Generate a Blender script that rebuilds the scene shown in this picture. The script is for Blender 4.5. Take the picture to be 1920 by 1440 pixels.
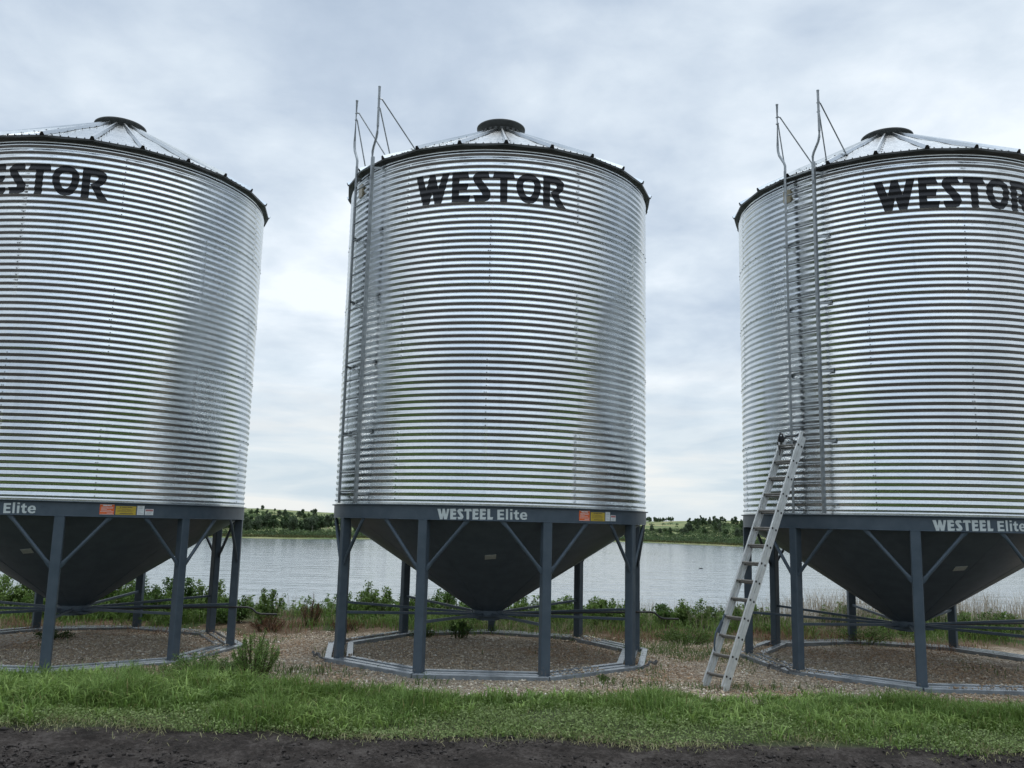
# ---------------------------------------------------------------- imports, camera, world, sun
import bpy, bmesh, math, random
import numpy as np
from mathutils import Vector, Matrix
S = bpy.context.scene
for o in list(bpy.data.objects): bpy.data.objects.remove(o)
COL = S.collection
rad = math.radians
random.seed(7); RNG = np.random.default_rng(7)

cam_d = bpy.data.cameras.new('camera'); cam = bpy.data.objects.new('camera', cam_d); COL.objects.link(cam)
cam_d.sensor_width = 36.0; cam_d.sensor_fit = 'HORIZONTAL'; cam_d.lens = 1656.586/1920*36
cam_d.clip_start = 0.1; cam_d.clip_end = 9000
cam.matrix_world = Matrix.Translation((0, 0, 2.22)) @ Matrix.Rotation(rad(90+8.9503), 4, 'X') @ Matrix.Rotation(rad(1.3646), 4, 'Z')
S.camera = cam
S.view_settings.view_transform = 'Standard'; S.view_settings.look = 'None'
S.view_settings.exposure = 0.30; S.view_settings.gamma = 1.0

SUN_EL, SUN_AZ = 76, 24          # compass-like: 0 = +Y, clockwise
sd = bpy.data.lights.new('sun', 'SUN'); sd.energy = 1.5; sd.angle = rad(28); sd.color = (1, .96, .9)
so = bpy.data.objects.new('sun', sd); COL.objects.link(so)
sdir = Vector((math.sin(rad(SUN_AZ))*math.cos(rad(SUN_EL)), math.cos(rad(SUN_AZ))*math.cos(rad(SUN_EL)), math.sin(rad(SUN_EL))))
so.rotation_euler = sdir.to_track_quat('Z', 'Y').to_euler()

class NT:
    """tiny helper for writing node graphs"""
    def __init__(s, tree): s.t = tree; s.n = tree.nodes; s.l = tree.links
    def new(s, typ, **kw):
        nd = s.n.new(typ)
        for k, v in kw.items(): setattr(nd, k, v)
        return nd
    def put(s, sock, v):
        if v is None: return
        if isinstance(v, bpy.types.NodeSocket): s.l.new(v, sock)
        elif isinstance(v, (tuple, list)) and len(v) == 3 and sock.type == 'RGBA': sock.default_value = (*v, 1)
        else: sock.default_value = v
    def m(s, op, a, b=None, c=None, clamp=False):
        nd = s.new('ShaderNodeMath', operation=op, use_clamp=clamp)
        s.put(nd.inputs[0], a); s.put(nd.inputs[1], b); s.put(nd.inputs[2], c); return nd.outputs[0]
    def mix(s, f, a, b, typ='MIX'):
        nd = s.new('ShaderNodeMix', data_type='RGBA', blend_type=typ)
        s.put(nd.inputs[0], f); s.put(nd.inputs[6], a); s.put(nd.inputs[7], b); return nd.outputs[2]
    def noise(s, vec, scale, detail=4, rough=.55, dist=0.0):
        nd = s.new('ShaderNodeTexNoise'); s.put(nd.inputs['Vector'], vec)
        nd.inputs['Scale'].default_value = scale; nd.inputs['Detail'].default_value = detail
        nd.inputs['Roughness'].default_value = rough; nd.inputs['Distortion'].default_value = dist; return nd.outputs['Fac']
    def ramp(s, f, stops, interp='LINEAR'):
        nd = s.new('ShaderNodeValToRGB'); s.put(nd.inputs[0], f); cr = nd.color_ramp; cr.interpolation = interp
        while len(cr.elements) < len(stops): cr.elements.new(.5)
        for e, (p, c) in zip(cr.elements, stops):
            e.position = p; e.color = (*c, 1) if len(c) == 3 else c
        return nd.outputs[0]
    def sstep(s, x, a, b):
        nd = s.new('ShaderNodeMapRange', interpolation_type='SMOOTHSTEP'); s.put(nd.inputs[0], x)
        nd.inputs[1].default_value = a; nd.inputs[2].default_value = b; return nd.outputs[0]
    def bump(s, h, strength=.5, dist=.02, normal=None):
        nd = s.new('ShaderNodeBump'); nd.inputs['Strength'].default_value = strength; nd.inputs['Distance'].default_value = dist
        s.put(nd.inputs['Height'], h)
        if normal: s.put(nd.inputs['Normal'], normal)
        return nd.outputs[0]

world = bpy.data.worlds.new('World'); S.world = world; world.use_nodes = True
w = NT(world.node_tree); w.n.clear()
sky = w.new('ShaderNodeTexSky', sky_type='NISHITA', sun_disc=False)
sky.sun_elevation = rad(SUN_EL); sky.sun_rotation = rad(SUN_AZ)
bg1 = w.new('ShaderNodeBackground'); w.put(bg1.inputs[0], sky.outputs[0]); bg1.inputs[1].default_value = .1
tc = w.new('ShaderNodeTexCoord'); sp = w.new('ShaderNodeSeparateXYZ'); w.put(sp.inputs[0], tc.outputs['Generated'])
X, Y, Z = sp.outputs
zz = w.m('ADD', w.m('MAXIMUM', Z, 0.0), .20)
cb = w.new('ShaderNodeCombineXYZ'); w.put(cb.inputs[0], w.m('DIVIDE', X, zz)); w.put(cb.inputs[1], w.m('DIVIDE', Y, zz)); cb.inputs[2].default_value = 1.7
n1 = w.noise(cb.outputs[0], .75, 5, .5, .2)
n2 = w.noise(cb.outputs[0], 2.4, 8, .55, .3)
n4 = w.noise(cb.outputs[0], 6.5, 6, .55, .2)
cl = w.m('ADD', w.m('ADD', w.m('MULTIPLY', n1, .54), w.m('MULTIPLY', n2, .32)), w.m('MULTIPLY', n4, .14))
cloud = w.ramp(cl, [(.36, (.345, .425, .535)), (.45, (.465, .545, .645)), (.53, (.615, .69, .765)), (.61, (.80, .855, .905))])
# low bands of grey cloud over a pale, slightly warm horizon
mp = w.new('ShaderNodeMapping'); w.put(mp.inputs[0], tc.outputs['Generated']); mp.inputs['Scale'].default_value = (3.2, 3.2, 26)
n3 = w.noise(mp.outputs[0], 1.0, 6, .55, .4)
low = w.ramp(n3, [(.38, (.52, .61, .68)), (.50, (.64, .70, .735)), (.60, (.735, .755, .75))])
lowf = w.m('SUBTRACT', 1.0, w.sstep(Z, .02, .24))
cloud = w.mix(lowf, cloud, low)
# unseen sky behind the camera is brightened, to lift the steel's reflections
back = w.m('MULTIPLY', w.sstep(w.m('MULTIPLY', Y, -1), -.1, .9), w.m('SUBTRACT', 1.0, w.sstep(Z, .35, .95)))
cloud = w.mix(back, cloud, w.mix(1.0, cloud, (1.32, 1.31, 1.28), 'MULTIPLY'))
# extra brightness added to the unseen sky overhead, to light the ground
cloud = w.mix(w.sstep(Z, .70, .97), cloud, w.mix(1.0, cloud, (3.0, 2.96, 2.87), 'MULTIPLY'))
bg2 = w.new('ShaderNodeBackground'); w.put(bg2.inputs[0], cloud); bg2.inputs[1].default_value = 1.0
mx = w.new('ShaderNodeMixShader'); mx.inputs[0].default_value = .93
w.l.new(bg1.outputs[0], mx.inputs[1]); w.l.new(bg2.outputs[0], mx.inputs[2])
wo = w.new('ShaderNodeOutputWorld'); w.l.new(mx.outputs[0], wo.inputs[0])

# ---------------------------------------------------------------- materials
def mat(name):
    m = bpy.data.materials.new(name); m.use_nodes = True
    t = NT(m.node_tree); return m, t, t.n['Principled BSDF']
def obj_co(t): return t.new('ShaderNodeTexCoord').outputs['Object']
def world_co(t): return t.new('ShaderNodeNewGeometry').outputs['Position']
def plain(name, col, rough=.5, metal=0.0, var=.12, scale=6, bump=0.0):
    m, t, p = mat(name); co = obj_co(t)
    n = t.noise(co, scale, 5)
    c = t.mix(t.sstep(n, .3, .7), tuple(x*(1-var) for x in col), tuple(x*(1+var) for x in col))
    t.put(p.inputs['Base Color'], c); p.inputs['Roughness'].default_value = rough; p.inputs['Metallic'].default_value = metal
    if bump: t.put(p.inputs['Normal'], t.bump(t.noise(co, scale*8, 4), bump, .01))
    return m
def galvanised():
    m, t, p = mat('galvanised_steel'); co = obj_co(t)
    vo = t.new('ShaderNodeTexVoronoi'); t.put(vo.inputs['Vector'], co); vo.inputs['Scale'].default_value = 42
    sp_ = t.new('ShaderNodeSeparateColor'); t.put(sp_.inputs[0], vo.outputs['Color'])
    big = t.noise(co, .9, 5); fine = t.noise(co, 7, 5, .6)
    c = t.mix(sp_.outputs[0], (.68, .705, .715), (.75, .772, .78))
    c = t.mix(t.sstep(big, .42, .75), c, (.60, .63, .645))
    # scattered scuffs and oxide specks
    sc = t.sstep(t.noise(co, 16, 5, .7), .70, .76)
    c = t.mix(t.m('MULTIPLY', sc, .5), c, (.40, .43, .45))
    # each rolled sheet is a little different in tone and polish; faint rain streaks run down
    s3 = t.new('ShaderNodeSeparateXYZ'); t.put(s3.inputs[0], co)
    ti = t.m('FLOOR', t.m('DIVIDE', t.m('SUBTRACT', s3.outputs[2], 2.517), 1.104))
    an = t.m('DIVIDE', t.m('ARCTAN2', s3.outputs[0], t.m('MULTIPLY', s3.outputs[1], -1)), math.pi/3)
    sh = t.m('FLOOR', t.m('ADD', an, t.m('ADD', t.m('MULTIPLY', t.m('PINGPONG', t.m('ADD', ti, 1.0), 1.0), -.5), 6.0)))
    cv = t.new('ShaderNodeCombineXYZ'); t.put(cv.inputs[0], ti); t.put(cv.inputs[1], sh)
    wn = t.new('ShaderNodeTexWhiteNoise'); t.put(wn.inputs['Vector'], cv.outputs[0])
    mp = t.new('ShaderNodeMapping'); t.put(mp.inputs[0], co); mp.inputs['Scale'].default_value = (5, 5, .35)
    strk = t.sstep(t.noise(mp.outputs[0], 1.6, 5, .6), .54, .72)
    c = t.mix(1.0, c, t.mix(wn.outputs['Value'], (.90, .90, .90), (1.03, 1.03, 1.03)), 'MULTIPLY')
    c = t.mix(t.m('MULTIPLY', strk, .30), c, (.46, .48, .48))
    fine = t.m('ADD', fine, t.m('MULTIPLY', wn.outputs['Value'], .7))
    t.put(p.inputs['Base Color'], c); p.inputs['Metallic'].default_value = 1.0
    r = t.m('ADD', .125, t.m('ADD', t.m('MULTIPLY', fine, .09), t.m('MULTIPLY', sp_.outputs[1], .05)))
    t.put(p.inputs['Roughness'], r)
    t.put(p.inputs['Normal'], t.bump(t.m('ADD', t.noise(co, 2.6, 3), t.m('MULTIPLY', sp_.outputs[2], .05)), .14, .02))
    return m
def grey_paint():
    m, t, p = mat('grey_paint'); co = obj_co(t)
    n = t.noise(co, 5, 6, .6)
    c = t.mix(t.sstep(n, .3, .7), (.058, .080, .103), (.076, .100, .126))
    sc = t.sstep(t.noise(co, 34, 5, .7), .72, .76)
    c = t.mix(t.m('MULTIPLY', sc, .5), c, (.26, .27, .27))
    # dried mud splashed on the lowest part
    s3 = t.new('ShaderNodeSeparateXYZ'); t.put(s3.inputs[0], co)
    md = t.m('MULTIPLY', t.sstep(t.noise(co, 26, 6, .65), .50, .62), t.m('SUBTRACT', 1.0, t.sstep(t.m('ADD', s3.outputs[2], t.m('MULTIPLY', n, .3)), .12, .42)))
    c = t.mix(t.m('MULTIPLY', md, .7), c, (.20, .17, .135))
    t.put(p.inputs['Base Color'], c); p.inputs['Roughness'].default_value = .42; p.inputs['Specular IOR Level'].default_value = .3
    t.put(p.inputs['Normal'], t.bump(t.noise(co, 9, 3), .06, .01))
    return m
def attr_leaf(name, trans=.35, rough=.55):
    m, t, p = mat(name)
    a = t.new('ShaderNodeAttribute', attribute_name='tint')
    t.put(p.inputs['Base Color'], a.outputs['Color']); p.inputs['Roughness'].default_value = rough
    p.inputs['Specular IOR Level'].default_value = .25
    tr = t.new('ShaderNodeBsdfTranslucent'); t.put(tr.inputs[0], a.outputs['Color'])
    mx = t.new('ShaderNodeMixShader'); mx.inputs[0].default_value = trans
    t.l.new(p.outputs[0], mx.inputs[1]); t.l.new(tr.outputs[0], mx.inputs[2])
    t.l.new(mx.outputs[0], t.n['Material Output'].inputs[0]); return m
def attr_solid(name, rough=.8):
    m, t, p = mat(name); a = t.new('ShaderNodeAttribute', attribute_name='tint')
    co = world_co(t); n = t.noise(co, 60, 3)
    t.put(p.inputs['Base Color'], t.mix(t.sstep(n, .3, .7), t.mix(1, a.outputs['Color'], (.78, .78, .78), 'MULTIPLY'), a.outputs['Color']))
    p.inputs['Roughness'].default_value = rough; p.inputs['Specular IOR Level'].default_value = .25; return m
def ladder_alu():
    m, t, p = mat('worn_aluminium'); co = obj_co(t)
    n = t.noise(co, 8, 6, .65)
    c = t.mix(t.sstep(n, .35, .7), (.60, .61, .60), (.72, .73, .73))
    st = t.sstep(t.noise(co, 20, 5, .7), .62, .70)
    c = t.mix(t.m('MULTIPLY', st, .5), c, (.36, .34, .31))
    t.put(p.inputs['Base Color'], c); p.inputs['Metallic'].default_value = .55; p.inputs['Roughness'].default_value = .42; return m
M = dict(galv=galvanised(), paint=grey_paint(), alu=ladder_alu(),
    roof=None, leaf=attr_leaf('leaf'), stone=attr_solid('stone'), twig=attr_solid('twig'),
    letter=plain('black_vinyl', (.007, .0075, .011), .55, 0, .25, 4),
    band_letter=plain('pale_grey_vinyl', (.55, .60, .60), .5, 0, .06, 20),
    orange=plain('orange_sticker', (.72, .13, .025), .5, 0, .06, 30),
    yellow=plain('yellow_sticker', (.50, .36, .035), .5, 0, .08, 30),
    plate=plain('weathered_plate', (.34, .35, .33), .55, 0, .12, 30),
    white=plain('white_sticker', (.68, .71, .72), .5, 0, .05, 30),
    pale_red=plain('pale_red_print', (.42, .17, .17), .5, 0, .1, 30),
    ink=plain('dark_print', (.06, .055, .05), .6, 0, .1, 30),
    gink=plain('grey_print', (.32, .36, .38), .6, 0, .1, 30),
    dark=plain('weathered_cap_steel', (.045, .048, .046), .5, .1, .2, 6),
    inner=plain('shaded_flange_steel', (.40, .42, .42), .45, .9, .12, 5),
    pipe=plain('ladder_galvanised', (.30, .32, .33), .42, .8, .16, 14),
    black=plain('black_rubber', (.015, .015, .016), .5, 0, .2, 20),
    rung=plain('worn_rung_aluminium', (.19, .18, .165), .55, .2, .2, 18),
    rope=plain('dark_rope', (.03, .028, .028), .8, 0, .3, 60),
    chain=plain('rusty_chain_steel', (.13, .135, .14), .5, .7, .3, 40),
    sight=plain('yellowed_plastic', (.30, .26, .17), .35, 0, .25, 14),
    rail=plain('grey_rail_paint', (.185, .205, .22), .25, 0, .22, 7, .05))
M['roof'] = M['galv']

# ---------------------------------------------------------------- object helpers
def tag(o, label=None, cat=None, group=None, kind=None):
    if label: o['label'] = label
    if cat: o['category'] = cat
    if group: o['group'] = group
    if kind: o['kind'] = kind
    return o
def empty(name, loc=(0, 0, 0), label=None, cat=None, group=None):
    o = bpy.data.objects.new(name, None); COL.objects.link(o); o.location = loc; o.empty_display_size = .3
    return tag(o, label, cat, group)
def copy_tree(o, parent=None, out=None):
    c = o.copy(); COL.objects.link(c); c.parent = parent
    for ch in o.children: copy_tree(ch, c)
    return c
class MB:
    def __init__(s): s.v = []; s.f = []
    def add(s, vs, fs):
        b = len(s.v); s.v += [tuple(v) for v in vs]; s.f += [tuple(i+b for i in f) for f in fs]; return s
    def box(s, c, ax, ay, az):
        """centre and three half-axis vectors"""
        c, ax, ay, az = map(Vector, (c, ax, ay, az)); vs = []
        for k in (-1, 1):
            for j in (-1, 1):
                for i in (-1, 1): vs.append(c+i*ax+j*ay+k*az)
        s.add(vs, [(0, 2, 3, 1), (4, 5, 7, 6), (0, 1, 5, 4), (2, 6, 7, 3), (0, 4, 6, 2), (1, 3, 7, 5)]); return s
    def cbox(s, c, ax, ay, az, ch=.006):
        """box with bevelled long edges along az"""
        c, ax, ay, az = map(Vector, (c, ax, ay, az)); lx, ly = ax.length, ay.length; ux, uy = ax/lx, ay/ly
        ring = [(lx-ch, -ly), (lx, -ly+ch), (lx, ly-ch), (lx-ch, ly), (-lx+ch, ly), (-lx, ly-ch), (-lx, -ly+ch), (-lx+ch, -ly)]
        vs = [c+ux*p+uy*q-az for p, q in ring]+[c+ux*p+uy*q+az for p, q in ring]
        s.add(vs, [(i, (i+1) % 8, 8+(i+1) % 8, 8+i) for i in range(8)]+[tuple(range(7, -1, -1)), tuple(range(8, 16))]); return s
    def tube(s, pts, r, n=8, cap=True, flat=None):
        pts = [Vector(p) for p in pts]; rs = r if isinstance(r, (list, tuple)) else [r]*len(pts)
        up = Vector((0, 0, 1)); rings = []
        for i, p in enumerate(pts):
            d = (pts[min(i+1, len(pts)-1)]-pts[max(i-1, 0)]).normalized()
            u = d.cross(up)
            if u.length < 1e-3: u = d.cross(Vector((1, 0, 0)))
            u.normalize(); v = u.cross(d).normalized()
            fa = flat[i] if flat else (1, 1)
            rings.append([p+(u*math.cos(2*math.pi*k/n)*fa[0]+v*math.sin(2*math.pi*k/n)*fa[1])*rs[i] for k in range(n)])
        vs = [q for rg in rings for q in rg]; fs = []
        for i in range(len(pts)-1):
            for k in range(n): fs.append((i*n+k, i*n+(k+1) % n, (i+1)*n+(k+1) % n, (i+1)*n+k))
        if cap: fs += [tuple(range(n-1, -1, -1)), tuple((len(pts)-1)*n+k for k in range(n))]
        s.add(vs, fs); return s
    def lathe(s, prof, n=96, a0=0, a1=2*math.pi, closed=True):
        vs = []; m = n if closed else n+1
        for k in range(m):
            a = a0+(a1-a0)*k/n
            for r, z in prof: vs.append((r*math.sin(a), -r*math.cos(a), z))
        L = len(prof); fs = []
        for k in range(n):
            k2 = (k+1) % m
            for i in range(L-1): fs.append((k*L+i, k2*L+i, k2*L+i+1, k*L+i+1))
        s.add(vs, fs); return s
    def build(s, name, m, parent=None, smooth=None, bevel=0):
        me = bpy.data.meshes.new(name); me.from_pydata(s.v, [], s.f); me.validate(); me.update()
        if not isinstance(m, (list, tuple)): m = [m]
        for q in m: me.materials.append(q)
        if smooth:
            me.shade_smooth()
            if smooth < 180: me.set_sharp_from_angle(angle=rad(smooth))
        o = bpy.data.objects.new(name, me); COL.objects.link(o); o.parent = parent
        return o
def np_mesh(name, V, F, m, parent=None, tint=None, smooth=False):
    """V (n,3), F (k,3|4) arrays, tint per vertex"""
    me = bpy.data.meshes.new(name); nv, nf, k = len(V), len(F), F.shape[1]
    me.vertices.add(nv); me.vertices.foreach_set('co', np.ascontiguousarray(V, np.float32).ravel())
    me.loops.add(nf*k); me.loops.foreach_set('vertex_index', np.ascontiguousarray(F, np.int32).ravel())
    me.polygons.add(nf); me.polygons.foreach_set('loop_start', np.arange(0, nf*k, k, dtype=np.int32))
    if tint is not None:
        at = me.color_attributes.new('tint', 'FLOAT_COLOR', 'POINT')
        at.data.foreach_set('color', np.concatenate([tint, np.ones((nv, 1))], 1).astype(np.float32).ravel())
    me.update(calc_edges=True)
    if smooth: me.shade_smooth()
    me.materials.append(m)
    o = bpy.data.objects.new(name, me); COL.objects.link(o); o.parent = parent
    return o

# ---------------------------------------------------------------- terrain
def vnoise(x, y, seed=0):
    xi = np.floor(x).astype(np.int64); yi = np.floor(y).astype(np.int64); fx = x-xi; fy = y-yi
    fx = fx*fx*(3-2*fx); fy = fy*fy*(3-2*fy)
    def hsh(a, b):
        h = (a*374761393+b*668265263+seed*974711) & 0x7fffffff
        h = ((h ^ (h >> 13))*1274126177) & 0x7fffffff
        return ((h ^ (h >> 16)) & 0xffff)/65535.0
    return (hsh(xi, yi)*(1-fx)+hsh(xi+1, yi)*fx)*(1-fy)+(hsh(xi, yi+1)*(1-fx)+hsh(xi+1, yi+1)*fx)*fy-.5
def fbm(x, y, o=4, seed=0, g=.5):
    t = 0; a = 1
    for i in range(o): t = t+a*vnoise(x*2**i, y*2**i, seed+i*17); a *= g
    return t
def sst(x, a, b):
    t = np.clip((x-a)/(b-a), 0, 1); return t*t*(3-2*t)
WATER_Z = -7.0
SHORE = ([-2, -.9, -.6, -.3, -.24, -.1, .08, .14, .2, .26, .5, .9, 2], [330, 370, 392, 398, 402, 455, 520, 528, 498, 468, 430, 420, 400])
def shore_y(u): return np.interp(u, *SHORE)
def height(x, y):
    x = np.asarray(x, float); y = np.asarray(y, float)
    h = -.06+.07*sst(y, 9.5, 10.6)-.01*sst(y, 12, 13)
    dirt = 1-sst(y, 9.5, 9.95)
    near = (np.abs(x) < 12) & (y > 7) & (y < 11)
    h = h+np.where(near, dirt*(.045*fbm(x*1.6, y*4.2, 3, 5)+.035*fbm(x*9, y*14, 3, 9, .65)), 0)
    h = h+dirt*.05*fbm(x*.5, y*1.6, 2, 3)
    h = h+.02*fbm(x*1.3, y*1.3, 3, 21)*(1-dirt)
    h = h-.066*sst(-x, 3.4, 4.6)*sst(y, 11, 12.6)
    h = h+.10*sst(y, 17.6, 19.2)*(1+.8*fbm(x*.5, y*.5, 2, 31))
    hb = h-np.clip(y-20.8, 0, None)*.17-.6*sst(y, 21, 26)
    h = np.maximum(hb, -9.5)
    # far side of the lake
    u = x/np.maximum(y, 1); s = y-shore_y(u)-6*fbm(x*.02, y*0, 3, 41)
    prof = np.interp(s, [-12, 0, 3, 40, 70, 110, 160, 240, 330, 480, 900, 2500, 6000], [-9.4, -7.0, -6.5, -5.0, -3.6, -2.2, 0.2, 3.6, 6.6, 8.4, 9.6, 10, 10])
    amp = sst(s, 40, 200)
    roll = 2.6*fbm(x*.009, y*.009, 3, 51)+1.0*fbm(x*.03, y*.03, 2, 61)
    sky_u = np.interp(u, [-.6, -.31, -.28, -.24, -.2, -.1, .1, .16, .2, .24, .3, .6], [.3, 1.3, 1.2, .4, -.3, -.6, -.3, -.5, .6, 1.6, 1.2, .6])
    far = prof+amp*(roll*.65+sky_u*1.4)
    h = np.where(s > -12, np.maximum(h, far), h)
    # unseen rise added behind the camera, so the wall corrugations reflect more dark ground
    h = h+np.where(y < -35, (sst(-y, 35, 160)*14+sst(-y, 90, 420)*46)*(1+.18*fbm(x*.012, y*.012, 3, 191)), 0)
    return h
def graded(core, *outs):
    return core
xs = np.concatenate([-np.geomspace(3500, 520, 14), np.arange(-500, -60, 9.), -np.geomspace(58, 13, 22), np.arange(-12, -6.6, .25), np.arange(-6.5, 6.51, .045),
    np.arange(6.75, 12.1, .25), np.geomspace(13, 58, 22), np.arange(62, 501, 9.), np.geomspace(520, 3500, 14)])
ys = np.concatenate([-np.geomspace(600, 6, 16), np.arange(-5, 8, 1.), np.arange(8.2, 10.1, .035), np.arange(10.2, 22, .2), np.geomspace(22.3, 110, 45), np.arange(125, 350, 25.), np.arange(355, 900, 9.), np.geomspace(915, 6000, 22)])
gx, gy = np.meshgrid(xs, ys); nx, ny = len(xs), len(ys)
V = np.stack([gx, gy, height(gx, gy)], -1).reshape(-1, 3)
ii = (np.arange(ny-1)[:, None]*nx+np.arange(nx-1)[None]).ravel()
F = np.stack([ii, ii+1, ii+nx+1, ii+nx], 1)

def ground_mat():
    m, t, p = mat('ground'); co = world_co(t)
    s = t.new('ShaderNodeSeparateXYZ'); t.put(s.inputs[0], co); x, y, z = s.outputs
    wob = t.noise(co, 1.1, 5, .6)
    yw = t.m('ADD', y, t.m('MULTIPLY', t.m('SUBTRACT', wob, .5), .55))
    # dark damp soil of the track
    a = t.noise(co, 2.2, 8, .65); b = t.noise(co, 22, 6, .65)
    dirt = t.ramp(t.m('ADD', t.m('MULTIPLY', a, .55), t.m('MULTIPLY', b, .45)), [(.40, (.0125, .0090, .0072)), (.50, (.034, .027, .0235)), (.60, (.080, .069, .063))])
    # soil under the grass
    soil = t.mix(t.noise(co, 7, 6), (.045, .065, .022), (.085, .105, .045))
    # gravel pad, between the modelled stones
    vo = t.new('ShaderNodeTexVoronoi'); t.put(vo.inputs['Vector'], co); vo.inputs['Scale'].default_value = 34
    sc = t.new('ShaderNodeSeparateColor'); t.put(sc.inputs[0], vo.outputs['Color'])
    grav = t.ramp(sc.outputs[0], [(0, (.19, .145, .105)), (.45, (.34, .28, .21)), (.8, (.48, .41, .32)), (1, (.70, .63, .53))])
    red = t.sstep(t.noise(co, .8, 6, .6), .50, .66)
    grav = t.mix(t.m('MULTIPLY', red, .45), grav, (.16, .105, .07))
    thatch = t.mix(t.noise(co, 9, 7, .65), (.085, .050, .030), (.20, .155, .095))
    thatch = t.mix(t.sstep(t.noise(co, 1.3, 5), .45, .6), thatch, (.050, .075, .022))
    bank = t.mix(t.noise(co, 3, 6), (.045, .070, .020), (.10, .105, .045))
    # far hills: pasture with drier and greener patches
    hill = t.ramp(t.noise(co, .035, 7, .6), [(.36, (.065, .10, .034)), (.48, (.11, .145, .050)), (.58, (.19, .195, .085)), (.70, (.27, .24, .125))])
    c = t.mix(t.sstep(yw, 9.80, 9.98), dirt, soil)
    c = t.mix(t.sstep(t.m('ADD', yw, t.m('MULTIPLY', t.sstep(x, -5.0, -2.6), .55)), 12.30, 12.55), c, grav)
    c = t.mix(t.sstep(t.m('ADD', y, t.m('MULTIPLY', t.m('SUBTRACT', wob, .5), 3.0)), 17.4, 18.2), c, thatch)
    c = t.mix(t.sstep(yw, 20.5, 22), c, bank)
    c = t.mix(t.sstep(y, 200, 300), c, hill)
    back = t.m('SUBTRACT', 1.0, t.sstep(yw, -30.0, -29.0))
    c = t.mix(back, c, t.mix(t.noise(co, .05, 6), (.040, .050, .024), (.075, .080, .045)))
    t.put(p.inputs['Base Color'], c)
    t.put(p.inputs['Roughness'], t.mix(t.sstep(yw, 9.6, 9.8), (.85, .85, .85), (.9, .9, .9)))
    p.inputs['Specular IOR Level'].default_value = .3
    nearf = t.m('SUBTRACT', 1.0, t.sstep(y, 60, 120))
    hb = t.m('ADD', t.noise(co, 13, 9, .75), t.m('MULTIPLY', t.noise(co, 60, 5, .7), .5))
    t.put(p.inputs['Normal'], t.bump(t.m('MULTIPLY', hb, nearf), 1.0, .06))
    return m
tag(np_mesh('ground', V, F, ground_mat(), smooth=True), kind='structure')

def water_mat():
    m, t, p = mat('lake_water'); co = world_co(t)
    mp = t.new('ShaderNodeMapping'); t.put(mp.inputs[0], co); mp.inputs['Scale'].default_value = (.30, 1.0, 1)
    n1 = t.noise(mp.outputs[0], 1.3, 3, .55, .3); n2 = t.noise(mp.outputs[0], .22, 4, .55)
    n3 = t.noise(mp.outputs[0], .018, 5, .6)
    p.inputs['Base Color'].default_value = (.085, .115, .135, 1)
    t.put(p.inputs['Roughness'], t.m('ADD', .05, t.m('MULTIPLY', n3, .12)))
    p.inputs['IOR'].default_value = 1.33
    t.put(p.inputs['Normal'], t.bump(t.m('ADD', t.m('MULTIPLY', n1, .06), t.m('MULTIPLY', n2, .42)), .55, 1.0))
    return m
wx = np.concatenate([-np.geomspace(3000, 250, 10), np.linspace(-240, 240, 33), np.geomspace(250, 3000, 10)]); wy = np.concatenate([np.linspace(35, 200, 12), np.linspace(220, 620, 21)])
gx, gy = np.meshgrid(wx, wy); V = np.stack([gx, gy, np.full_like(gx, WATER_Z)], -1).reshape(-1, 3)
ii = (np.arange(len(wy)-1)[:, None]*len(wx)+np.arange(len(wx)-1)[None]).ravel(); F = np.stack([ii, ii+1, ii+len(wx)+1, ii+len(wx)], 1)
tag(np_mesh('lake_water', V, F, water_mat()), kind='structure')

# ---------------------------------------------------------------- grain bin
R = 2.713; LB = 2.240; BAND_TOP = 2.453; Z0 = 2.517; TIER = 1.104; PITCH = TIER/11; AMP = .0088; WALL_TOP = Z0+5*TIER
NLEG = 9; LEG_A = [-20+40*k for k in range(9)]
def pol(a, r, z): a = rad(a); return Vector((r*math.sin(a), -r*math.cos(a), z))
def er(a): a = rad(a); return Vector((math.sin(a), -math.cos(a), 0))
def et(a): a = rad(a); return Vector((math.cos(a), math.sin(a), 0))
def joint_phase(t): return 0.0 if t % 2 == 1 else 30.0      # sheets are lapped in a brick pattern
def wall_r(a, z):
    """radius of the corrugated wall (degrees, metres)"""
    t = np.clip(np.floor((z-Z0)/TIER), -1, 4).astype(int)
    ph = np.where(t % 2 == 1, 0.0, 30.0)
    lap = ((a-ph) % 60.0)/60.0
    q_ = 2*np.pi*(z-Z0-.018)/PITCH
    r = R+AMP*(np.cos(q_)+np.cos(3*q_)/11)+.0009*lap-.0022*((z-Z0)/TIER-t)
    # thin sheet never stays perfectly round
    r = r+.0035*vnoise(a/9.0, z*1.4, 71)+.0016*vnoise(a/3.1, z*4.0, 73)
    return np.where(z < Z0-.02, R+.002, r)
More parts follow.
